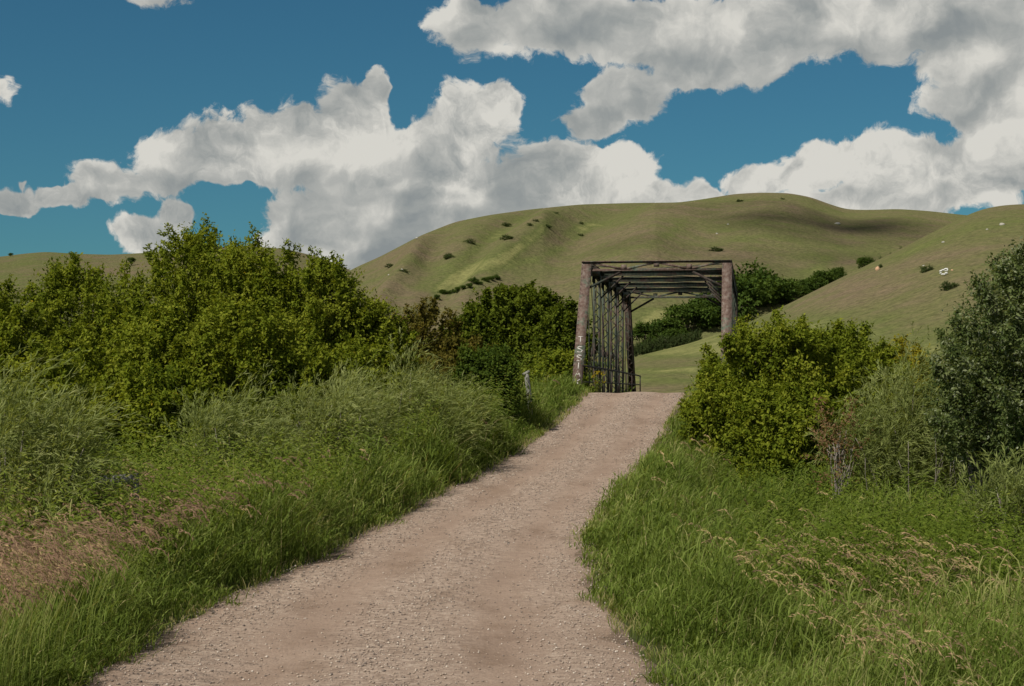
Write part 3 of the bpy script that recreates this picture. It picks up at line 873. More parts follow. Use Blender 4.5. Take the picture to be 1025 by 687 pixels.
# leafy weeds
wd_ = Acc()
n = 42000
x, y = sample(n, 14, 50, 1.1)
d = side_d(x, y); left = x < (xl(y) + xr(y)) / 2
px_ = CX + x * F / y
den = fbm(x * .4 + 31, y * .4 + 3, 3)
pr = np.where(left, sstep(18, 23, y) * .95 * sstep(.25, .42, den), sstep(690, 760, px_) * sstep(17.5, 21, y) * .95 * sstep(.3, .5, den))
keep = (d > .7) & (d < 9) & (rng.random(n) < pr)
x, y = x[keep], y[keep]; n = len(x)
hh = (.6 + .6 * rng.random(n)) * np.where(x < xl(y), 1.75, 1.12); nl = 20
t = (.25 + .75 * np.linspace(0, 1, nl))[None, :] * np.ones((n, 1))
az = rng.normal(.2, .8, n)
P = np.stack([x, y, gz(x, y)], -1)[:, None, :] + np.array([0, 0, 1.]) * (hh[:, None] * t)[..., None] + np.stack([np.cos(az), np.sin(az), 0 * az], -1)[:, None, :] * (.2 * hh[:, None] * t * t)[..., None]
la = rng.random((n, nl)) * 6.28
D = np.stack([np.cos(la), np.sin(la), -.75 + .7 * rng.random((n, nl))], -1)
sc = (1.15 - .55 * t) * (.7 + .6 * rng.random((n, nl)))
tn = np.clip(np.repeat(np.where(x < xl(y), .42, .33) + .6 * (fbm(x * .5, y * .5, 2) - .5), nl) + rng.normal(0, .15, n * nl) + .2 * (t.ravel() - .5), 0, .97)
wd_.leaves(P.reshape(-1, 3), D.reshape(-1, 3), rng.normal(0, .45, (n * nl, 3)) + np.array([-.1, -.55, .8]), (.115 * sc).ravel(), (.030 * sc).ravel(), tn)
props(wd_.build('leafy_weeds_grass', M['weed']), kind='stuff')

# ------------------------------------------------------------------ bridge
DECK = ZC - .42
b0 = np.array([(576.5 - CX) * 60 / F, 60.0]); bd_ = np.array([.134, .991])
bw = 4.96
bc = b0 + np.array([bd_[1], -bd_[0]]) * bw / 2
brz = -math.atan2(bd_[0], bd_[1])
# local frame: x across (left truss at -bw/2), y along, z up from the deck
bridge = thing('truss_bridge', (bc[0], bc[1], DECK), 'old rusty steel truss bridge at the end of the gravel road', 'bridge', None, brz)
PL = 4.0; NP = 7; HT = 4.62; BZ = -.25
nodes = [PL * i for i in range(NP + 1)]


def part(name, acc, mat, parent=bridge, label=None):
    o = acc.build(name, mat, parent)
    if label: o['label'] = label
    return o


def laced(acc, p0, p1, w, dp, face=(0, 1, 0), step=.22, fl=.045, lace=.03):
    """two channels joined by zig-zag lacing; w = spacing across, dp = channel depth"""
    p0 = np.asarray(p0, float); p1 = np.asarray(p1, float); d = unit(p1 - p0); f = np.asarray(face, float)
    s = unit(np.cross(d, f)); f = np.cross(s, d)
    for k in (-1, 1):
        acc.bar(p0 + s * k * w / 2, p1 + s * k * w / 2, fl, dp, f)
        for e in (-1, 1):
            o = s * k * (w / 2 - .03) + f * e * (dp / 2 + .004)
            acc.bar(p0 + o, p1 + o, .075, .010, f)
    L = np.linalg.norm(p1 - p0); m = max(2, int(L / step))
    for e in (-1, 1):
        for i in range(m):
            k = 1 if (i % 2) else -1
            a = p0 + d * L * i / m + s * k * w * .42 + f * e * (dp / 2 + .016)
            b = p0 + d * L * (i + 1) / m - s * k * w * .42 + f * e * (dp / 2 + .016)
            acc.bar(a, b, lace, .008, f)


for sx in (-1, 1):
    X0 = sx * bw / 2
    # inclined end posts: closed boxes with a cover plate
    for k, (ya, yb) in enumerate(((0, PL), (NP * PL, NP * PL - PL))):
        a = Acc()
        p0 = np.array([X0, ya, BZ]); p1 = np.array([X0, yb, HT])
        fv = np.cross(unit(p1 - p0), np.array([1., 0, 0])); fv = fv if (fv[1] < 0) == (k == 0) else -fv
        for e in (-.12, .12): a.bar(p0 + np.array([e, 0, 0]), p1 + np.array([e, 0, 0]), .03, .24, fv)
        a.bar(p0 + fv * .13, p1 + fv * .13, .35, .02, fv)
        L = np.linalg.norm(p1 - p0); ax_ = np.array([1., 0, 0])
        for i in range(24):
            e = .12 if i % 2 else -.12
            a.bar(p0 + (p1 - p0) * i / 24 - fv * .125 + ax_ * e, p0 + (p1 - p0) * (i + 1) / 24 - fv * .125 - ax_ * e, .04, .01, fv)
        for i in (0, 1): a.bar(p0 + (p1 - p0) * (i * .94) - fv * .133, p0 + (p1 - p0) * (i * .94 + .06) - fv * .133, .33, .012, fv)
        for i in range(34):      # rivet heads down both edges
            for e in (-.145, .145):
                c = p0 + (p1 - p0) * (i + .5) / 34 + fv * .145 + np.array([e, 0, 0])
                a.box(c - .011, c + .011)
        ep = part('end_post', a, M['steel_rust'])
        if sx == -1 and k == 0:
            ep['label'] = 'rusty inclined end post with white painted letters down its face'
            END = (p0, p1, fv, ep)
    a = Acc(); a.bar((X0, PL - .15, HT), (X0, (NP - 1) * PL + .15, HT), .27, .26); a.bar((X0, PL - .17, HT + .14), (X0, (NP - 1) * PL + .17, HT + .14), .35, .02)
    part('top_chord', a, M['steel_green'])
    a = Acc()
    for e in (-.09, .09): a.bar((X0 + e, 0, BZ), (X0 + e, NP * PL, BZ), .03, .15)
    part('bottom_chord', a, M['steel_dark'])
    for i in range(1, NP):
        a = Acc()
        if i in (1, NP - 1):
            for e in (-.07, .07): a.bar((X0 + e, nodes[i], BZ), (X0 + e, nodes[i], HT - .1), .028, .05, (0, 1, 0))
        else: laced(a, (X0, nodes[i], BZ), (X0, nodes[i], HT - .12), .25, .15)
        part('vertical_post', a, M['steel_green'])
    # eyebar diagonals with turnbuckles
    for i, j, r_ in ((1, 2, .026), (2, 3, .023), (3, 4, .021), (4, 3, .021), (5, 4, .023), (6, 5, .026), (2, 1, .014), (3, 2, .014), (4, 5, .014)):
        a = Acc()
        for e in ((-.10, .10) if r_ > .02 else (0.035,)):
            p0 = np.array([X0 + e, nodes[i], HT - .05]); p1 = np.array([X0 + e, nodes[j], BZ + .05])
            a.bar(p0, p1, .02, r_ * 2, (1, 0, 0) if False else (0, 0, 1))
            if r_ < .025:
                c = p0 + (p1 - p0) * .62; dd = unit(p1 - p0) * .16
                a.bar(c - dd, c + dd, .06, .06)
        part('diagonal_bar', a, M['steel_dark'])
    # gusset plates at the top nodes
    for i in range(1, NP):
        a = Acc(); a.box((X0 - .155, nodes[i] - .28, HT - .34), (X0 - .143, nodes[i] + .28, HT - .06)); a.box((X0 + .143, nodes[i] - .28, HT - .34), (X0 + .155, nodes[i] + .28, HT - .06))
        part('gusset_plate', a, M['steel_green'])

# portals: shallow lattice girders with corner knees
for k, yy in ((0, PL - .12), (1, (NP - 1) * PL + .12)):
    a = Acc(); hw = bw / 2 + .17; zt, zb = HT + .165, HT - .165
    for z, th_ in ((zt, .05), (zb, .05)):
        a.box((-hw, yy - .09, z - .016), (hw, yy + .09, z + .016))
        a.box((-hw, yy - .012, z - .07 if z == zt else z + .016), (hw, yy + .012, z - .016 if z == zt else z + .07))
    mat_ = M['steel_rust'] if k == 0 else M['steel_green']
    part('portal_strut', a, mat_)
    a = Acc(); m = 4; e = -.02 if k == 0 else .02
    for i in range(m):
        x0 = -hw + .34 + (2 * hw - .68) * i / m; x1 = -hw + .34 + (2 * hw - .68) * (i + 1) / m
        za, zb2 = (zt - .05, zb + .05) if i % 2 == 0 else (zb + .05, zt - .05)
        a.bar((x0, yy + e, za), (x1, yy + e, zb2), .015, .075, (0, 0, 1))
    for i in range(m + 1):
        x0 = -hw + .34 + (2 * hw - .68) * i / m
        sz = .17 if i in (0, m) else .10
        x0 = x0 + (-.17 if i == 0 else .17 if i == m else 0)
        zz = (zt - .12 if i == 2 else zb + .12)
        if i in (0, m): a.box((x0 - sz, yy + e * 1.5 - .006, zb + .02), (x0 + sz, yy + e * 1.5 + .006, zt - .02))
        else: a.box((x0 - sz, yy + e * 1.5 - .006, zz - .09), (x0 + sz, yy + e * 1.5 + .006, zz + .09))
    part('portal_lattice', a, mat_)
    for sx in (-1, 1):
        a = Acc(); ys_ = yy + (-.30 if k == 0 else .30)
        a.bar((sx * (bw / 2 - .15), yy - (.62 if k == 0 else -.62) * .85, HT - .78), (sx * (bw / 2 - 1.25), yy, HT - .2), .07, .08)
        part('knee_brace', a, M['steel_dark'])
# sway struts and knees at the inner nodes
for i in range(2, NP - 1):
    a = Acc(); yy = nodes[i]
    a.box((-bw / 2 + .15, yy - .07, HT + .06), (bw / 2 - .15, yy + .07, HT + .08))
    a.box((-bw / 2 + .15, yy - .07, HT - .10), (bw / 2 - .15, yy + .07, HT - .08))
    a.box((-bw / 2 + .15, yy - .01, HT - .08), (bw / 2 - .15, yy + .01, HT + .06))
    part('sway_strut', a, M['steel_green'])
    for sx in (-1, 1):
        a = Acc(); a.bar((sx * (bw / 2 - .14), yy, HT - .95), (sx * (bw / 2 - 1.0), yy, HT - .1), .06, .06, (0, 1, 0))
        part('knee_brace', a, M['steel_dark'])
for i in range(1, NP - 1):
    for sx in (-1, 1):
        a = Acc(); a.bar((sx * (bw / 2 - .1), nodes[i], HT + .03 + sx * .02), (-sx * (bw / 2 - .1), nodes[i + 1], HT + .03 + sx * .02), .045, .03)
        part('lateral_brace', a, M['steel_green'])
# floor
for i in range(0, NP + 1):
    a = Acc(); a.box((-bw / 2 - .1, nodes[i] - .09, -.62), (bw / 2 + .1, nodes[i] + .09, -.33)); part('floor_beam', a, M['steel_dark'])
a = Acc()
for i in range(140):
    y0_ = -0.1 + i * .2025
    a.box((-bw / 2 + .25, y0_, -.10 + .012 * random.random()), (bw / 2 - .25, y0_ + .19, -.01 + .015 * random.random()))
part('deck', a, M['plank'])
a = Acc()
for q in range(6): a.box((-1.9 + q * .76 - .06, .1, -.33), (-1.9 + q * .76 + .06, NP * PL - .1, -.11))
part('stringer', a, M['steel_dark'])
for yy in (-.75, NP * PL + .75):
    a = Acc(); a.box((-bw / 2 - .5, yy - .65, -4.4), (bw / 2 + .5, yy + .65, -.64)); a.box((-bw / 2 - .5, yy + (-.65 if yy < 0 else .25), -.64), (bw / 2 + .5, yy + (-.25 if yy < 0 else .65), -.14))
    part('abutment', a, M['concrete'])
# pipe railings, the left one drooping toward its far end
for sx in (-1, 1):
    a = Acc(); Xr = sx * (bw / 2 - .26)
    ya, yb = -.6, 30.0
    h1 = lambda y: 1.04 - .20 * max(0, (y - 2) / 28) ** 1.2
    yv = np.linspace(ya, yb, 16)
    a.tube([(Xr + .02 * math.sin(t), t, h1(t)) for t in yv], .035, 6)
    a.tube([(Xr + .02 * math.sin(t), t, h1(t) * .48) for t in yv], .028, 6)
    gr_ = part('guard_rail', a, M['steel_dark'])
    for t in (ya, 4, 8, 12, 16, 20, 24, yb):
        p = Acc(); p.bar((Xr + .02 * math.sin(t), t, -.05), (Xr + .02 * math.sin(t), t, h1(t) + .03), .06, .06, (0, 1, 0))
        part('rail_post', p, M['steel_dark'], gr_)

# painted letters running down the left end post
p0, p1, fv, ep = END
dn = unit(p0 - p1); L = np.linalg.norm(p1 - p0)
ac = np.array([1., 0, 0])
GL = {'T': [((-1, 1), (1, 1)), ((0, 1), (0, -1))], 'S': [((1, .8), (-.5, 1)), ((-.5, 1), (-1, .5)), ((-1, .5), (1, -.3)), ((1, -.3), (.5, -1)), ((.5, -1), (-1, -.8))],
      'I': [((0, 1), (0, -1))], 'A': [((-1, -1), (0, 1)), ((0, 1), (1, -1)), ((-.5, -.2), (.5, -.2))], 'K': [((-.9, 1), (-.9, -1)), ((1, 1), (-.9, -.1)), ((-.4, .1), (1, -1))]}
for q, (chx, f_) in enumerate(zip('TSSIAK', (.565, .635, .695, .75, .805, .865))):
    c = p1 + dn * L * f_ + fv * .1445; a = Acc()
    for (ax, ay), (bx, by) in GL[chx]:
        j = rng.normal(0, .004, 4)
        A = c + ac * (ax * .085 + j[0]) - dn * (ay * .13 + j[1]); B = c + ac * (bx * .085 + j[2]) - dn * (by * .13 + j[3])
        a.bar(A, B, .030, .004, fv)
    part('painted_letter', a, M['paint'], ep)

# ------------------------------------------------------------------ small things
# leaning grey post by the verge
x_, y_ = (527.5 - CX) * 47 / F, 47.0; zb = float(gz(x_, y_)); zt = ZC + (HZ - 373) * 47 / F
root = thing('wooden_post', (x_, y_, zb), 'weathered grey wooden post with a split top beside the verge grass', 'post')
a = Acc(); hp = zt - zb
a.tube([(.10, 0, -.2), (.06, 0, hp * .5), (0, 0, hp * .9), (-.02, 0, hp)], [.07, .07, .065, .05], 9)
a.build('shaft', M['pale_wood'], root, smooth=True)
a = Acc(); a.bar((-.10, -.02, hp - .06), (.06, .02, hp + .03), .10, .07); a.build('post_cap', M['pale_wood'], root)
# log rail in the grass
p = at(92, 482, 24.6); q_ = at(130, 481, 24.0)
zb = float(gz(p[0], p[1]))
root = thing('log_rail', ((p[0] + q_[0]) / 2, (p[1] + q_[1]) / 2, zb), 'weathered grey log rail poking out of the grass beside the feathery willow', 'rail')
o_ = np.array(root.location)
a = Acc(); dv = q_ - p
a.tube([p - dv * 1.4 - o_, p - o_, p + dv * .4 - o_, q_ - o_], [.05, .055, .085, .09], 10)
a.build('rail', M['pale_wood'], root, smooth=True)
for e in (q_ + np.array([.05, 0, 0]), p - dv * 1.3):
    a = Acc(); a.tube([np.array([e[0], e[1] + .1, zb - .2]) - o_, np.array([e[0], e[1] + .1, e[2] + .09]) - o_], [.07, .06], 8); a.build('post', M['grey_wood'], root, smooth=True)
# stick lying on the road
p = at(343, 563, 25.0); p[2] = float(road_z(p[0], p[1])) + .012
a = Acc(); a.tube([p + np.array(v) for v in ((-.14, -.03, 0), (-.03, .03, .018), (.06, .0, .01), (.15, -.06, 0))], [.008, .011, .010, .005], 6); a.tube([p + np.array(v) for v in ((-.03, .03, .015), (-.10, .08, .03))], [.007, .004], 5)
props(a.build('stick', M['bark'], origin=p), 'short dark forked stick lying on the gravel near the left verge', 'stick')
# yellow weed by the bridge
p = at(598, 392, 57.5); p[2] = float(gz(p[0], p[1]))
root = thing('flowering_weed', p, 'tall weed with yellow flowers growing beside the left bridge post', 'plant')
s_a = Acc(); f_a = Acc(); l_a = Acc()
for i in range(9):
    tipv = np.array([rng.normal(0, .16), rng.normal(0, .16), rng.uniform(.45, .85)])
    s_a.tube([(tipv[0] * .2, tipv[1] * .2, -.05), tipv * np.array([.6, .6, .6]), tipv], [.007, .006, .004], 4)
    f_a = Acc(); k = 12; PP = tipv + rng.normal(0, .022, (k, 3)); f_a.leaves(PP, rng.normal(0, 1, (k, 3)), rng.normal(0, 1, (k, 3)), np.full(k, .055), np.full(k, .045), rng.random(k)); f_a.build('flower', M['flower'], root)
    l_a = Acc(); k = 22; PP = tipv * rng.uniform(.15, .9, (k, 1)); l_a.leaves(PP, rng.normal(0, 1, (k, 3)), rng.normal(0, .4, (k, 3)) + np.array([0, 0, 1]), np.full(k, .11), np.full(k, .03), rng.random(k) * .8); l_a.build('foliage', M['weed'], root)
s_a.build('stem', M['bark'], root)

# ------------------------------------------------------------------ far trees, hill shrubs, boulders
def far_proto(h, a, nleaf, leaf, mat, seed, low=False):
    """unit plant meshes: (trunk mesh, crown mesh)"""
    wd = Acc(); k = 16
    c = np.array([0, 0, h * (.25 if low else .5)]); cen, cr = crown_clumps(c, np.array([a, a, h * (.65 if low else .48)]) * .8, k, .36 * a)
    if low: cen[:, 2] = np.abs(cen[:, 2])
    cr = np.minimum(cr, np.maximum(cen[:, 2:3] * .9, .2))
    tr = limb(wd, (0, 0, -.4), (0, 0, h * .6), .03 * h, .014 * h, 0, 5, 6)
    for q in cen: limb(wd, tr[rng.integers(1, 5)], q, .010 * h, .004 * h, .05, 4, 4)
    fo = Acc(); shoots(fo, cen, cr, nleaf // 6, leaf * 1.6, 6, leaf, leaf * .62, core=.3, tvar=.2)
    m1 = wd.mesh('far_trunk', True); m1.materials.append(M['bark'])
    m2 = fo.mesh('far_crown'); m2.materials.append(mat)
    return m1, m2


protos = [far_proto(10, 4.3 + .5 * i, 3600, .62, M['far_leaf'], i) for i in range(4)]
bprotos = [far_proto(10, 7.5, 1700, 1.2, M['hill_bush'], i, True) for i in range(3)]
rings = [o for o in (('far_tree', protos), ('hill_shrub', bprotos))]


def plant_copy(name, proto, p, h, label, cat, group, wide=1.0, parts=('trunk', 'crown')):
    t = thing(name, p, label, cat, group, rng.random() * 6.28)
    s = h / 10.0
    t.scale = (s * wide, s * wide, s)
    for nm, me in zip(parts, proto):
        o = bpy.data.objects.new(nm, me); C.objects.link(o); o.parent = t
    return t


ordn = ['first', 'second', 'third', 'fourth', 'fifth', 'sixth', 'seventh', 'eighth', 'ninth', 'tenth', 'eleventh', 'twelfth', 'thirteenth', 'fourteenth', 'fifteenth', 'sixteenth', 'seventeenth', 'eighteenth', 'nineteenth', 'twentieth']
GR = 'trees filling the ravine between the hills'
# behind the crest line of the right hill, in the ravine (px, base py, top py, distance)
rav = [(646, 350, 325, 470), (668, 345, 318, 480), (688, 345, 306, 490), (704, 342, 300, 500), (716, 338, 296, 505), (733, 330, 276, 520), (744, 330, 281, 500), (752, 326, 272, 530), (762, 322, 276, 535), (772, 318, 279, 540), (783, 313, 281, 545), (794, 306, 283, 550), (804, 302, 282, 555), (814, 298, 277, 560), (825, 292, 272, 570), (834, 288, 272, 575), (841, 283, 269, 580), (866, 270, 257, 600), (676, 350, 330, 465), (655, 356, 340, 455)]
for i, (px, bp, tp, Yd) in enumerate(rav):
    p = at(px, bp, Yd); h = (bp - tp) * Yd / F + 1.0; p[2] -= 1.0
    where = 'seen through the bridge' if px < 725 else 'climbing behind the right bridge post' if px < 800 else 'where the trees thin toward the hill saddle'
    plant_copy('ravine_tree', protos[i % 4], p, h * 1.08, 'dark green %s tree up the ravine, %s' % (ordn[i], where), 'tree', GR, 1.1)
for i, (px, bp, tp) in enumerate([(876, 266, 261), (884, 262, 257), (893, 257, 253), (903, 252, 248), (912, 247, 244)]):
    p = at(px, bp, 610); p[2] -= 1
    plant_copy('hill_shrub', bprotos[i % 3], p, (bp - tp) * 610 / F + 1.2, '%s small shrub up the line trailing above the ravine trees' % ordn[i], 'shrub', 'shrubs in a line up the ravine', .6)
# row on the main hill
GM = 'shrubs in the slanting row on the main hill'
for i in range(12):
    px = 437 + i * 5.4; py = 299 - i * 1.75 + rng.normal(0, .6)
    p = on_hill('main', px, py); p[2] -= .4
    plant_copy('hill_shrub', protos[i % 4], p - np.array([0, 0, .5]), (4.0 + 2.5 * rng.random() + (i in (7, 9)) * 1.5) * p[1] / F + .6, '%s dark shrub from the lower end of the slanting row on the hill' % ordn[i], 'shrub', GM, 1.2)
GS = 'scattered low shrubs on the main hill'
for px, py, wpx, hpx, lb in [(403, 274, 8, 3, 'low dark shrub on the brown left flank of the main hill'), (391, 267, 9, 3, 'greenish shrub nearest the left skyline of the main hill'), (449, 259, 12, 4, 'dark shrub pair clump at the edge of the bright spur'), (449, 258, 7, 4, 'small shrub tucked against the clump by the bright spur'), (470, 245, 14, 5, 'wide low shrub in the green gully below the skyline'), (508, 239, 12, 4, 'oval dark shrub beside the bright spur of the hill'), (507, 227, 11, 4, 'dark shrub high on the bright spur'), (536, 222, 6, 3, 'tiny shrub near the crest above the second spur'), (530, 226, 6, 3, 'tiny shrub just below another near the crest'), (548, 228, 7, 3, 'small shrub right of the two tiny ones near the crest'), (556, 215, 6, 3, 'small shrub closest to the skyline at the spur top'), (582, 225, 5, 3, 'isolated tiny shrub right of the spurs'), (581, 237, 6, 2.5, 'faint low shrub below the isolated tiny one'), (718, 252, 13, 4, 'dark low shrub on the main hill just above the right bridge corner'), (741, 202, 6, 2, 'small shrub close under the rounded summit'), (784, 200, 4, 2, 'tiny shrub right of the summit')]:
    p = on_hill('main', px, py); sc = p[1] / F
    plant_copy('hill_shrub', bprotos[int(px) % 3], p - np.array([0, 0, .4]), hpx * 1.0 * sc + .4, lb, 'shrub', GS, wpx / hpx * .62)
for px, py, wpx, hpx, lb in [(928, 273, 14, 6, 'dark shrub left of the white stone ring on the right hill'), (951, 291, 18, 7, 'wide dark shrub below the white stone ring on the right hill'), (882, 268, 4, 3, 'tiny shrub beside the orange clay rock')]:
    p = on_hill('right', px, py); sc = p[1] / F
    plant_copy('hill_shrub', bprotos[int(px) % 3], p - np.array([0, 0, .3]), hpx * sc + .3, lb, 'shrub', 'shrubs on the right hill', wpx / hpx * .62)
p = on_hill('left', 131, 266); plant_copy('far_tree', protos[0], p, 8 * p[1] / F, 'lone dark tree on the far left hill above the maples', 'tree', None, 1.3)
for px, lb in ((10, 'faint shrub patch on the skyline at the far left edge'), (72, 'small skyline shrub right of the rounded far left summit')):
    p = on_hill('left', px, 257); plant_copy('far_tree', protos[1], p, 4 * p[1] / F, lb, 'shrub', None, 1.4)
for i in range(16):      # grey scrub at the foot of the ravine
    px = 636 + i * 4.2; p = at(px, 353 - i * .9 + rng.normal(0, 1.2), 445); p[2] -= .6
    plant_copy('ravine_scrub', bprotos[i % 3], p, 2.4 + 1.2 * rng.random(), 'low grey green scrub bush at the foot of the ravine trees', 'bush', 'scrub at the foot of the ravine', .5)


def boulder(p, r, mat, label, name='boulder', group=None, cat='rock', sq=(1, .8, .7)):
    ico = []
    a = Acc(); nth, nph = 7, 10
    V = []
    for i in range(nth):
        for j in range(nph):
            t_ = math.pi * (i + .5) / nth; f_ = 2 * math.pi * j / nph
            rr_ = r * (.75 + .5 * rng.random())
            V.append((rr_ * sq[0] * math.sin(t_) * math.cos(f_), rr_ * sq[1] * math.sin(t_) * math.sin(f_), rr_ * sq[2] * math.cos(t_)))
    Q = [[i * nph + j, i * nph + (j + 1) % nph, (i + 1) * nph + (j + 1) % nph, (i + 1) * nph + j] for i in range(nth - 1) for j in range(nph)]
    V += [(0, 0, r * sq[2]), (0, 0, -r * sq[2])]; nn = nth * nph
    T = [[nn, (j + 1) % nph, j] for j in range(nph)] + [[nn + 1, (nth - 1) * nph + j, (nth - 1) * nph + (j + 1) % nph] for j in range(nph)]
    a.add(V, Q, T)
    o = a.build(name, mat); o.location = p
    return props(o, label, cat, group)


GB = 'pale boulders on the hills'
for h_, px, py, r_, m_, lb in [('main', 838.5, 225, 3.0, 'rock', 'pale boulder in the shaded saddle of the main hill'), ('main', 402, 271, 1.6, 'rock', 'pale stone on the brown left flank of the hill'), ('main', 389, 275.5, 1.1, 'rock', 'small pale stone below the left skyline'), ('main', 417, 238.5, 1.5, 'rock', 'white stone on the left skyline slope'), ('main', 718, 234, 1.2, 'rock', 'pale stone lower of two on the summit slope'), ('main', 729, 225.5, 1.2, 'rock', 'pale stone upper of two on the summit slope'),
                              ('main', 447, 257, 1.0, 'rock', 'small stone by the spur shrub'), ('right', 945, 242.5, 1.0, 'rock', 'pale stone below the right hill skyline'), ('right', 1004, 225, 1.9, 'rock', 'flat pale rock near the right hilltop'), ('right', 989, 231, .8, 'rock', 'small pale stone beside the flat rock on the right hill'), ('right', 879, 270, 1.5, 'red_rock', 'orange clay rock standing on the right hill slope'), ('right', 953.5, 272, .7, 'red_rock', 'small orange stone beside the white stone ring'), ('right', 925, 267, .7, 'rock', 'tiny pale stone above the dark shrub on the right hill')]:
    p = on_hill(h_, px, py)
    boulder(p, r_ * .33, M[m_], lb, group=GB, sq=(1, .8, 1.25) if m_ == 'red_rock' and r_ > 1 else (1.2, .8, .7))
# ring of whitewashed stones, open on its upper right like a letter
o0 = on_hill('right', 945.5, 274.5)
root = thing('stone_letter', o0, 'open ring of white stones like a letter on the right hill', 'marking')
a = Acc(); ang = np.linspace(.75, 2 * math.pi - .35, 22)
pts = [(945.5 + 3.6 * math.cos(t) + 1.4 * math.sin(t), 274.5 - 2.6 * math.sin(t)) for t in ang] + [(948.5, 273.8), (946.8, 274.2)]
P = [on_hill('right', *q) for q in pts]
for q in P:
    o_ = q - o0; rr_ = .22 * (.8 + .4 * rng.random())
    nb = octv * np.array([1.1, 1, .9]) * rr_ * (1 + .3 * (rng.random((6, 1)) - .5)) + o_ + np.array([0, 0, .3])
    a.add(nb, None, octf)
a.build('stone', M['white_stone'], root)

# ------------------------------------------------------------------ small clouds overhead, shading the hills
SD = unit(np.array([-.60, -.62, .95]))
M['cloud'] = simple('cloud_white', (.8, .8, .8), 1.0)
ico = bmesh.new(); bmesh.ops.create_icosphere(ico, subdivisions=2, radius=1)
icov = np.array([v.co[:] for v in ico.verts]); icof = np.array([[v.index for v in f.verts] for f in ico.faces]); ico.free()
for px, py, w_, d_, cnt, r0 in ((834, 229, 54, 68, 32, 10), (760, 250, 60, 60, 14, 9)):
    c = on_hill('main', px, py) + SD * 3600
    a = Acc()
    for i in range(cnt):
        th = rng.random() * 6.283; q = rng.random() ** .6
        r_ = r0 * (1.15 - q) * (.5 + .8 * rng.random()) + 1.2
        o_ = np.array([math.cos(th) * w_ * q * 1.15, math.sin(th) * d_ * q * 1.15, 8 * (1 - q) + rng.normal(0, 2)])
        a.add(c + o_ + icov * r_ * np.array([1, 1, .75]) * (1 + .12 * rng.normal(0, 1, (len(icov), 1))), None, icof)
    props(a.build('cloud', M['cloud'], smooth=True), kind='structure')

# ------------------------------------------------------------------ light, sky, camera
SD = unit(np.array([-.60, -.62, .95]))
sun = bpy.data.lights.new('sun', 'SUN'); sun.energy = 4.4; sun.angle = RAD(.5); sun.color = (1, .945, .85)
so = bpy.data.objects.new('sun', sun); C.objects.link(so)
from mathutils import Vector
so.rotation_euler = Vector(SD).to_track_quat('Z', 'Y').to_euler(); so.location = (-30, -20, 60)

world = bpy.data.worlds.new('World'); SC.world = world; world.use_nodes = True
nt = world.node_tree; nt.nodes.clear()
wo = N(nt, 'ShaderNodeOutputWorld'); bg = N(nt, 'ShaderNodeBackground')
sky = N(nt, 'ShaderNodeTexSky', sky_type='NISHITA'); sky.sun_disc = False
sky.sun_elevation = math.asin(SD[2]); sky.sun_rotation = math.atan2(SD[0], SD[1])
sky.altitude = 500; sky.air_density = 1.0; sky.dust_density = .3; sky.ozone_density = 2.0
skyc = mixc(nt, 1, sky.outputs[0], (.265, .61, .69), 'MULTIPLY')
tc = N(nt, 'ShaderNodeTexCoord'); sp = N(nt, 'ShaderNodeSeparateXYZ'); nt.links.new(tc.outputs['Generated'], sp.inputs[0])
hyp = mth(nt, 'SQRT', mth(nt, 'ADD', mth(nt, 'MULTIPLY', sp.outputs[0], sp.outputs[0]), mth(nt, 'MULTIPLY', sp.outputs[1], sp.outputs[1])))
azm = mth(nt, 'ARCTAN2', sp.outputs[0], sp.outputs[1]); elv = mth(nt, 'DIVIDE', sp.outputs[2], mth(nt, 'MAXIMUM', hyp, .02))
cm = N(nt, 'ShaderNodeCombineXYZ'); nt.links.new(azm, cm.inputs[0]); nt.links.new(elv, cm.inputs[1])
SKYP = vmth(nt, 'MULTIPLY', cm.outputs[0], (10, 10, 10))          # cloud space: tenths of a radian

# billow noise displaces the cloud outlines
w1 = N(nt, 'ShaderNodeTexNoise', noise_dimensions='2D'); w1.inputs['Scale'].default_value = 1.9; w1.inputs['Detail'].default_value = 4; w1.inputs['Roughness'].default_value = .55
nt.links.new(SKYP, w1.inputs['Vector'])
wv = vmth(nt, 'MULTIPLY', vmth(nt, 'SUBTRACT', w1.outputs['Color'], (.5, .5, .5)), (.36, .26, 0))
PW = vmth(nt, 'ADD', SKYP, wv)


def blob(cx, cy, rx, ry, peak=1.0):
    az = math.atan((cx - CX) / F); el = (HZ - cy) / F * math.cos(az)
    d = vmth(nt, 'SUBTRACT', PW, (az * 10, el * 10, 0))
    d = vmth(nt, 'MULTIPLY', d, (F / 10 / rx, F / 10 / ry, 0))
    return mth(nt, 'SUBTRACT', peak, vmth(nt, 'LENGTH', d))


def union(bl):
    out = None
    for b_ in bl:
        v = blob(*b_)
        if out is None: out = v
        else:
            m = N(nt, 'ShaderNodeMath', operation='SMOOTH_MAX'); m.inputs[2].default_value = .2
            nt.links.new(out, m.inputs[0]); nt.links.new(v, m.inputs[1]); out = m.outputs[0]
    return out


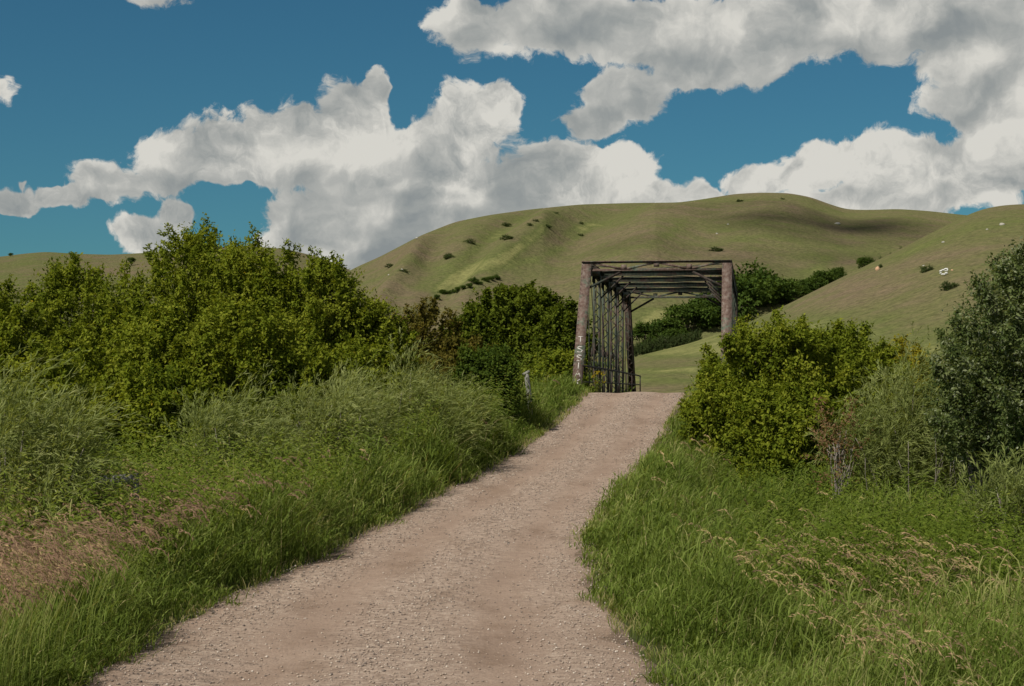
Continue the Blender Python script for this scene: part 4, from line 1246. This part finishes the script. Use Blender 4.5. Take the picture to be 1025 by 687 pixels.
bright = union([(180, 165, 50, 34), (232, 150, 52, 38), (295, 140, 62, 44), (352, 118, 44, 44), (377, 92, 18, 26), (330, 165, 100, 30), (420, 150, 70, 36), (472, 125, 54, 40), (507, 98, 22, 24), (440, 172, 100, 26), (240, 172, 80, 16),
                (560, 165, 56, 30), (612, 165, 42, 22), (108, 187, 48, 26), (58, 197, 36, 16), (12, 197, 34, 15), (146, 238, 52, 20), (182, 214, 24, 16), (-4, 93, 40, 34, .45), (20, 184, 16, 8, .5),
                (640, 191, 60, 15), (570, 193, 60, 18), (596, 180, 60, 24), (760, 178, 46, 18), (812, 165, 48, 26), (872, 155, 62, 32), (935, 165, 75, 34), (1005, 160, 80, 46), (905, 195, 130, 26), (700, 188, 26, 9)])
grey = union([(325, 222, 78, 42), (300, 245, 62, 34), (370, 245, 100, 44), (280, 250, 40, 26), (455, 200, 85, 30), (400, 212, 100, 40), (515, 195, 66, 26), (478, 18, 44, 36), (555, 20, 80, 40), (650, 28, 120, 46), (755, 36, 105, 46), (860, 16, 130, 46), (960, 14, 120, 56), (700, 72, 66, 26), (622, 92, 62, 36), (590, 118, 44, 28),
              (1005, 95, 70, 48), (960, 62, 60, 24), (1030, 50, 80, 40), (148, -12, 95, 44, .42)])
# more clouds round the rest of the sky
rest = mth(nt, 'SUBTRACT', noise(nt, vmth(nt, 'MULTIPLY', SKYP, (.16, .4, 1)), 1.0, 3, .5, '2D'), .49)
away = mth(nt, 'MULTIPLY', mth(nt, 'SUBTRACT', mth(nt, 'ABSOLUTE', azm), .36), 6, clamp=True)
rest = mth(nt, 'SUBTRACT', mth(nt, 'MULTIPLY', rest, 3.5), mth(nt, 'MULTIPLY', mth(nt, 'SUBTRACT', 1.0, away), 4))
cov = N(nt, 'ShaderNodeMath', operation='SMOOTH_MAX'); cov.inputs[2].default_value = .2
nt.links.new(bright, cov.inputs[0]); nt.links.new(grey, cov.inputs[1])
cov = mth(nt, 'MAXIMUM', cov.outputs[0], rest)


def puff(vec):
    """cauliflower heads: rounded Voronoi domes of falling size, roughened by noise"""
    vo = N(nt, 'ShaderNodeTexVoronoi', feature='F1', voronoi_dimensions='2D'); vo.inputs['Scale'].default_value = 2.7
    vo.inputs['Detail'].default_value = 4; vo.inputs['Roughness'].default_value = .62; vo.inputs['Lacunarity'].default_value = 2.3
    vo.normalize = True
    nt.links.new(vec, vo.inputs['Vector'])
    dome = mth(nt, 'SUBTRACT', .35, mth(nt, 'MULTIPLY', vo.outputs['Distance'], vo.outputs['Distance']))
    return mth(nt, 'MULTIPLY', dome, 1.1)


w2 = N(nt, 'ShaderNodeTexNoise', noise_dimensions='2D'); w2.inputs['Scale'].default_value = 5; w2.inputs['Detail'].default_value = 6; w2.inputs['Roughness'].default_value = .58
nt.links.new(SKYP, w2.inputs['Vector'])
PP = vmth(nt, 'ADD', PW, vmth(nt, 'MULTIPLY', vmth(nt, 'SUBTRACT', w2.outputs['Color'], (.5, .5, .5)), (.16, .16, 0)))
wisp = mth(nt, 'SUBTRACT', noise(nt, PW, 5.5, 9, .64, '2D'), .5)
n0 = puff(PP)
n1 = puff(vmth(nt, 'ADD', PP, (-.03, .075, 0)))
n3 = noise(nt, PW, 1.7, 3, .5, '2D')
n2 = noise(nt, vmth(nt, 'ADD', PW, (-.08, .18, 0)), 1.7, 3, .5, '2D')
shade = union([(220, 184, 95, 14), (335, 182, 95, 16), (432, 170, 70, 16), (112, 208, 44, 14), (520, 162, 44, 14), (400, 192, 66, 12), (292, 216, 50, 20), (345, 238, 56, 28), (385, 258, 46, 20), (452, 216, 64, 14), (560, 34, 66, 18), (690, 58, 100, 18), (800, 44, 90, 16), (935, 36, 90, 22), (985, 78, 64, 15), (905, 198, 90, 14), (975, 192, 90, 16), (612, 112, 44, 12)])
field = mth(nt, 'ADD', mth(nt, 'MULTIPLY', cov, 1.5), mth(nt, 'MULTIPLY', mth(nt, 'SUBTRACT', n3, .5), 1.5))
dens = mth(nt, 'ADD', mth(nt, 'ADD', field, mth(nt, 'MULTIPLY', n0, .75)), mth(nt, 'MULTIPLY', wisp, 1.7))
dens = mth(nt, 'ADD', mth(nt, 'ADD', dens, -.10), mth(nt, 'MULTIPLY', mth(nt, 'MAXIMUM', mth(nt, 'SUBTRACT', cov, .22), 0.0), 1.6))
mr = N(nt, 'ShaderNodeMapRange', interpolation_type='SMOOTHSTEP'); nt.links.new(dens, mr.inputs[0]); mr.inputs[1].default_value = .10; mr.inputs[2].default_value = .50
alpha = mr.outputs[0]
gmix = mth(nt, 'MULTIPLY', mth(nt, 'ADD', mth(nt, 'SUBTRACT', grey, bright), .15), 1.8, clamp=True)
relief = mth(nt, 'ADD', mth(nt, 'MULTIPLY', mth(nt, 'SUBTRACT', n0, n1), mth(nt, 'MULTIPLY_ADD', gmix, -.5, 1.25)), mth(nt, 'MULTIPLY', mth(nt, 'SUBTRACT', n3, n2), 1.5))
relief = mth(nt, 'ADD', relief, mth(nt, 'MULTIPLY', wisp, .5))
sh_ = mth(nt, 'MULTIPLY', mth(nt, 'ADD', shade, .35), .62, clamp=True)
lum = mth(nt, 'ADD', .76, mth(nt, 'MULTIPLY', relief, 1.3))
lum = mth(nt, 'SUBTRACT', lum, mth(nt, 'MULTIPLY', gmix, .12))
lum = mth(nt, 'SUBTRACT', lum, mth(nt, 'MULTIPLY', sh_, .50))
rim = mth(nt, 'MULTIPLY', mth(nt, 'SUBTRACT', 1.0, mth(nt, 'MULTIPLY', dens, 1.0), clamp=True), .16)
lum = mth(nt, 'ADD', lum, rim, clamp=True)
cloudc = ramp(nt, lum, [(0, (3.9, 4.3, 4.4)), (.3, (5.0, 5.3, 5.2)), (.62, (6.9, 7.0, 6.65)), (1, (10.4, 10.2, 9.4))])
final = mixc(nt, alpha, skyc, cloudc)
nt.links.new(final, bg.inputs[0]); bg.inputs[1].default_value = .055
nt.links.new(bg.outputs[0], wo.inputs[0])
world.cycles.sampling_method = 'NONE'

cam = bpy.data.cameras.new('camera'); co = bpy.data.objects.new('camera', cam); C.objects.link(co)
cam.sensor_width = 36; cam.lens = F / 1025 * 36; cam.clip_end = 6000; cam.clip_start = .1
co.location = (0, 0, ZC); co.rotation_euler = (RAD(90) + math.atan((HZ - 343.5) / F), 0, 0)
SC.camera = co

SC.view_settings.view_transform = 'Standard'; SC.view_settings.look = 'None'; SC.view_settings.exposure = .22; SC.view_settings.gamma = 1
SC.render.engine = 'CYCLES'
SC.cycles.max_bounces = 6; SC.cycles.diffuse_bounces = 4; SC.cycles.glossy_bounces = 2; SC.cycles.transmission_bounces = 3
SC.cycles.use_denoising = True
SC.cycles.caustics_reflective = False; SC.cycles.caustics_refractive = False
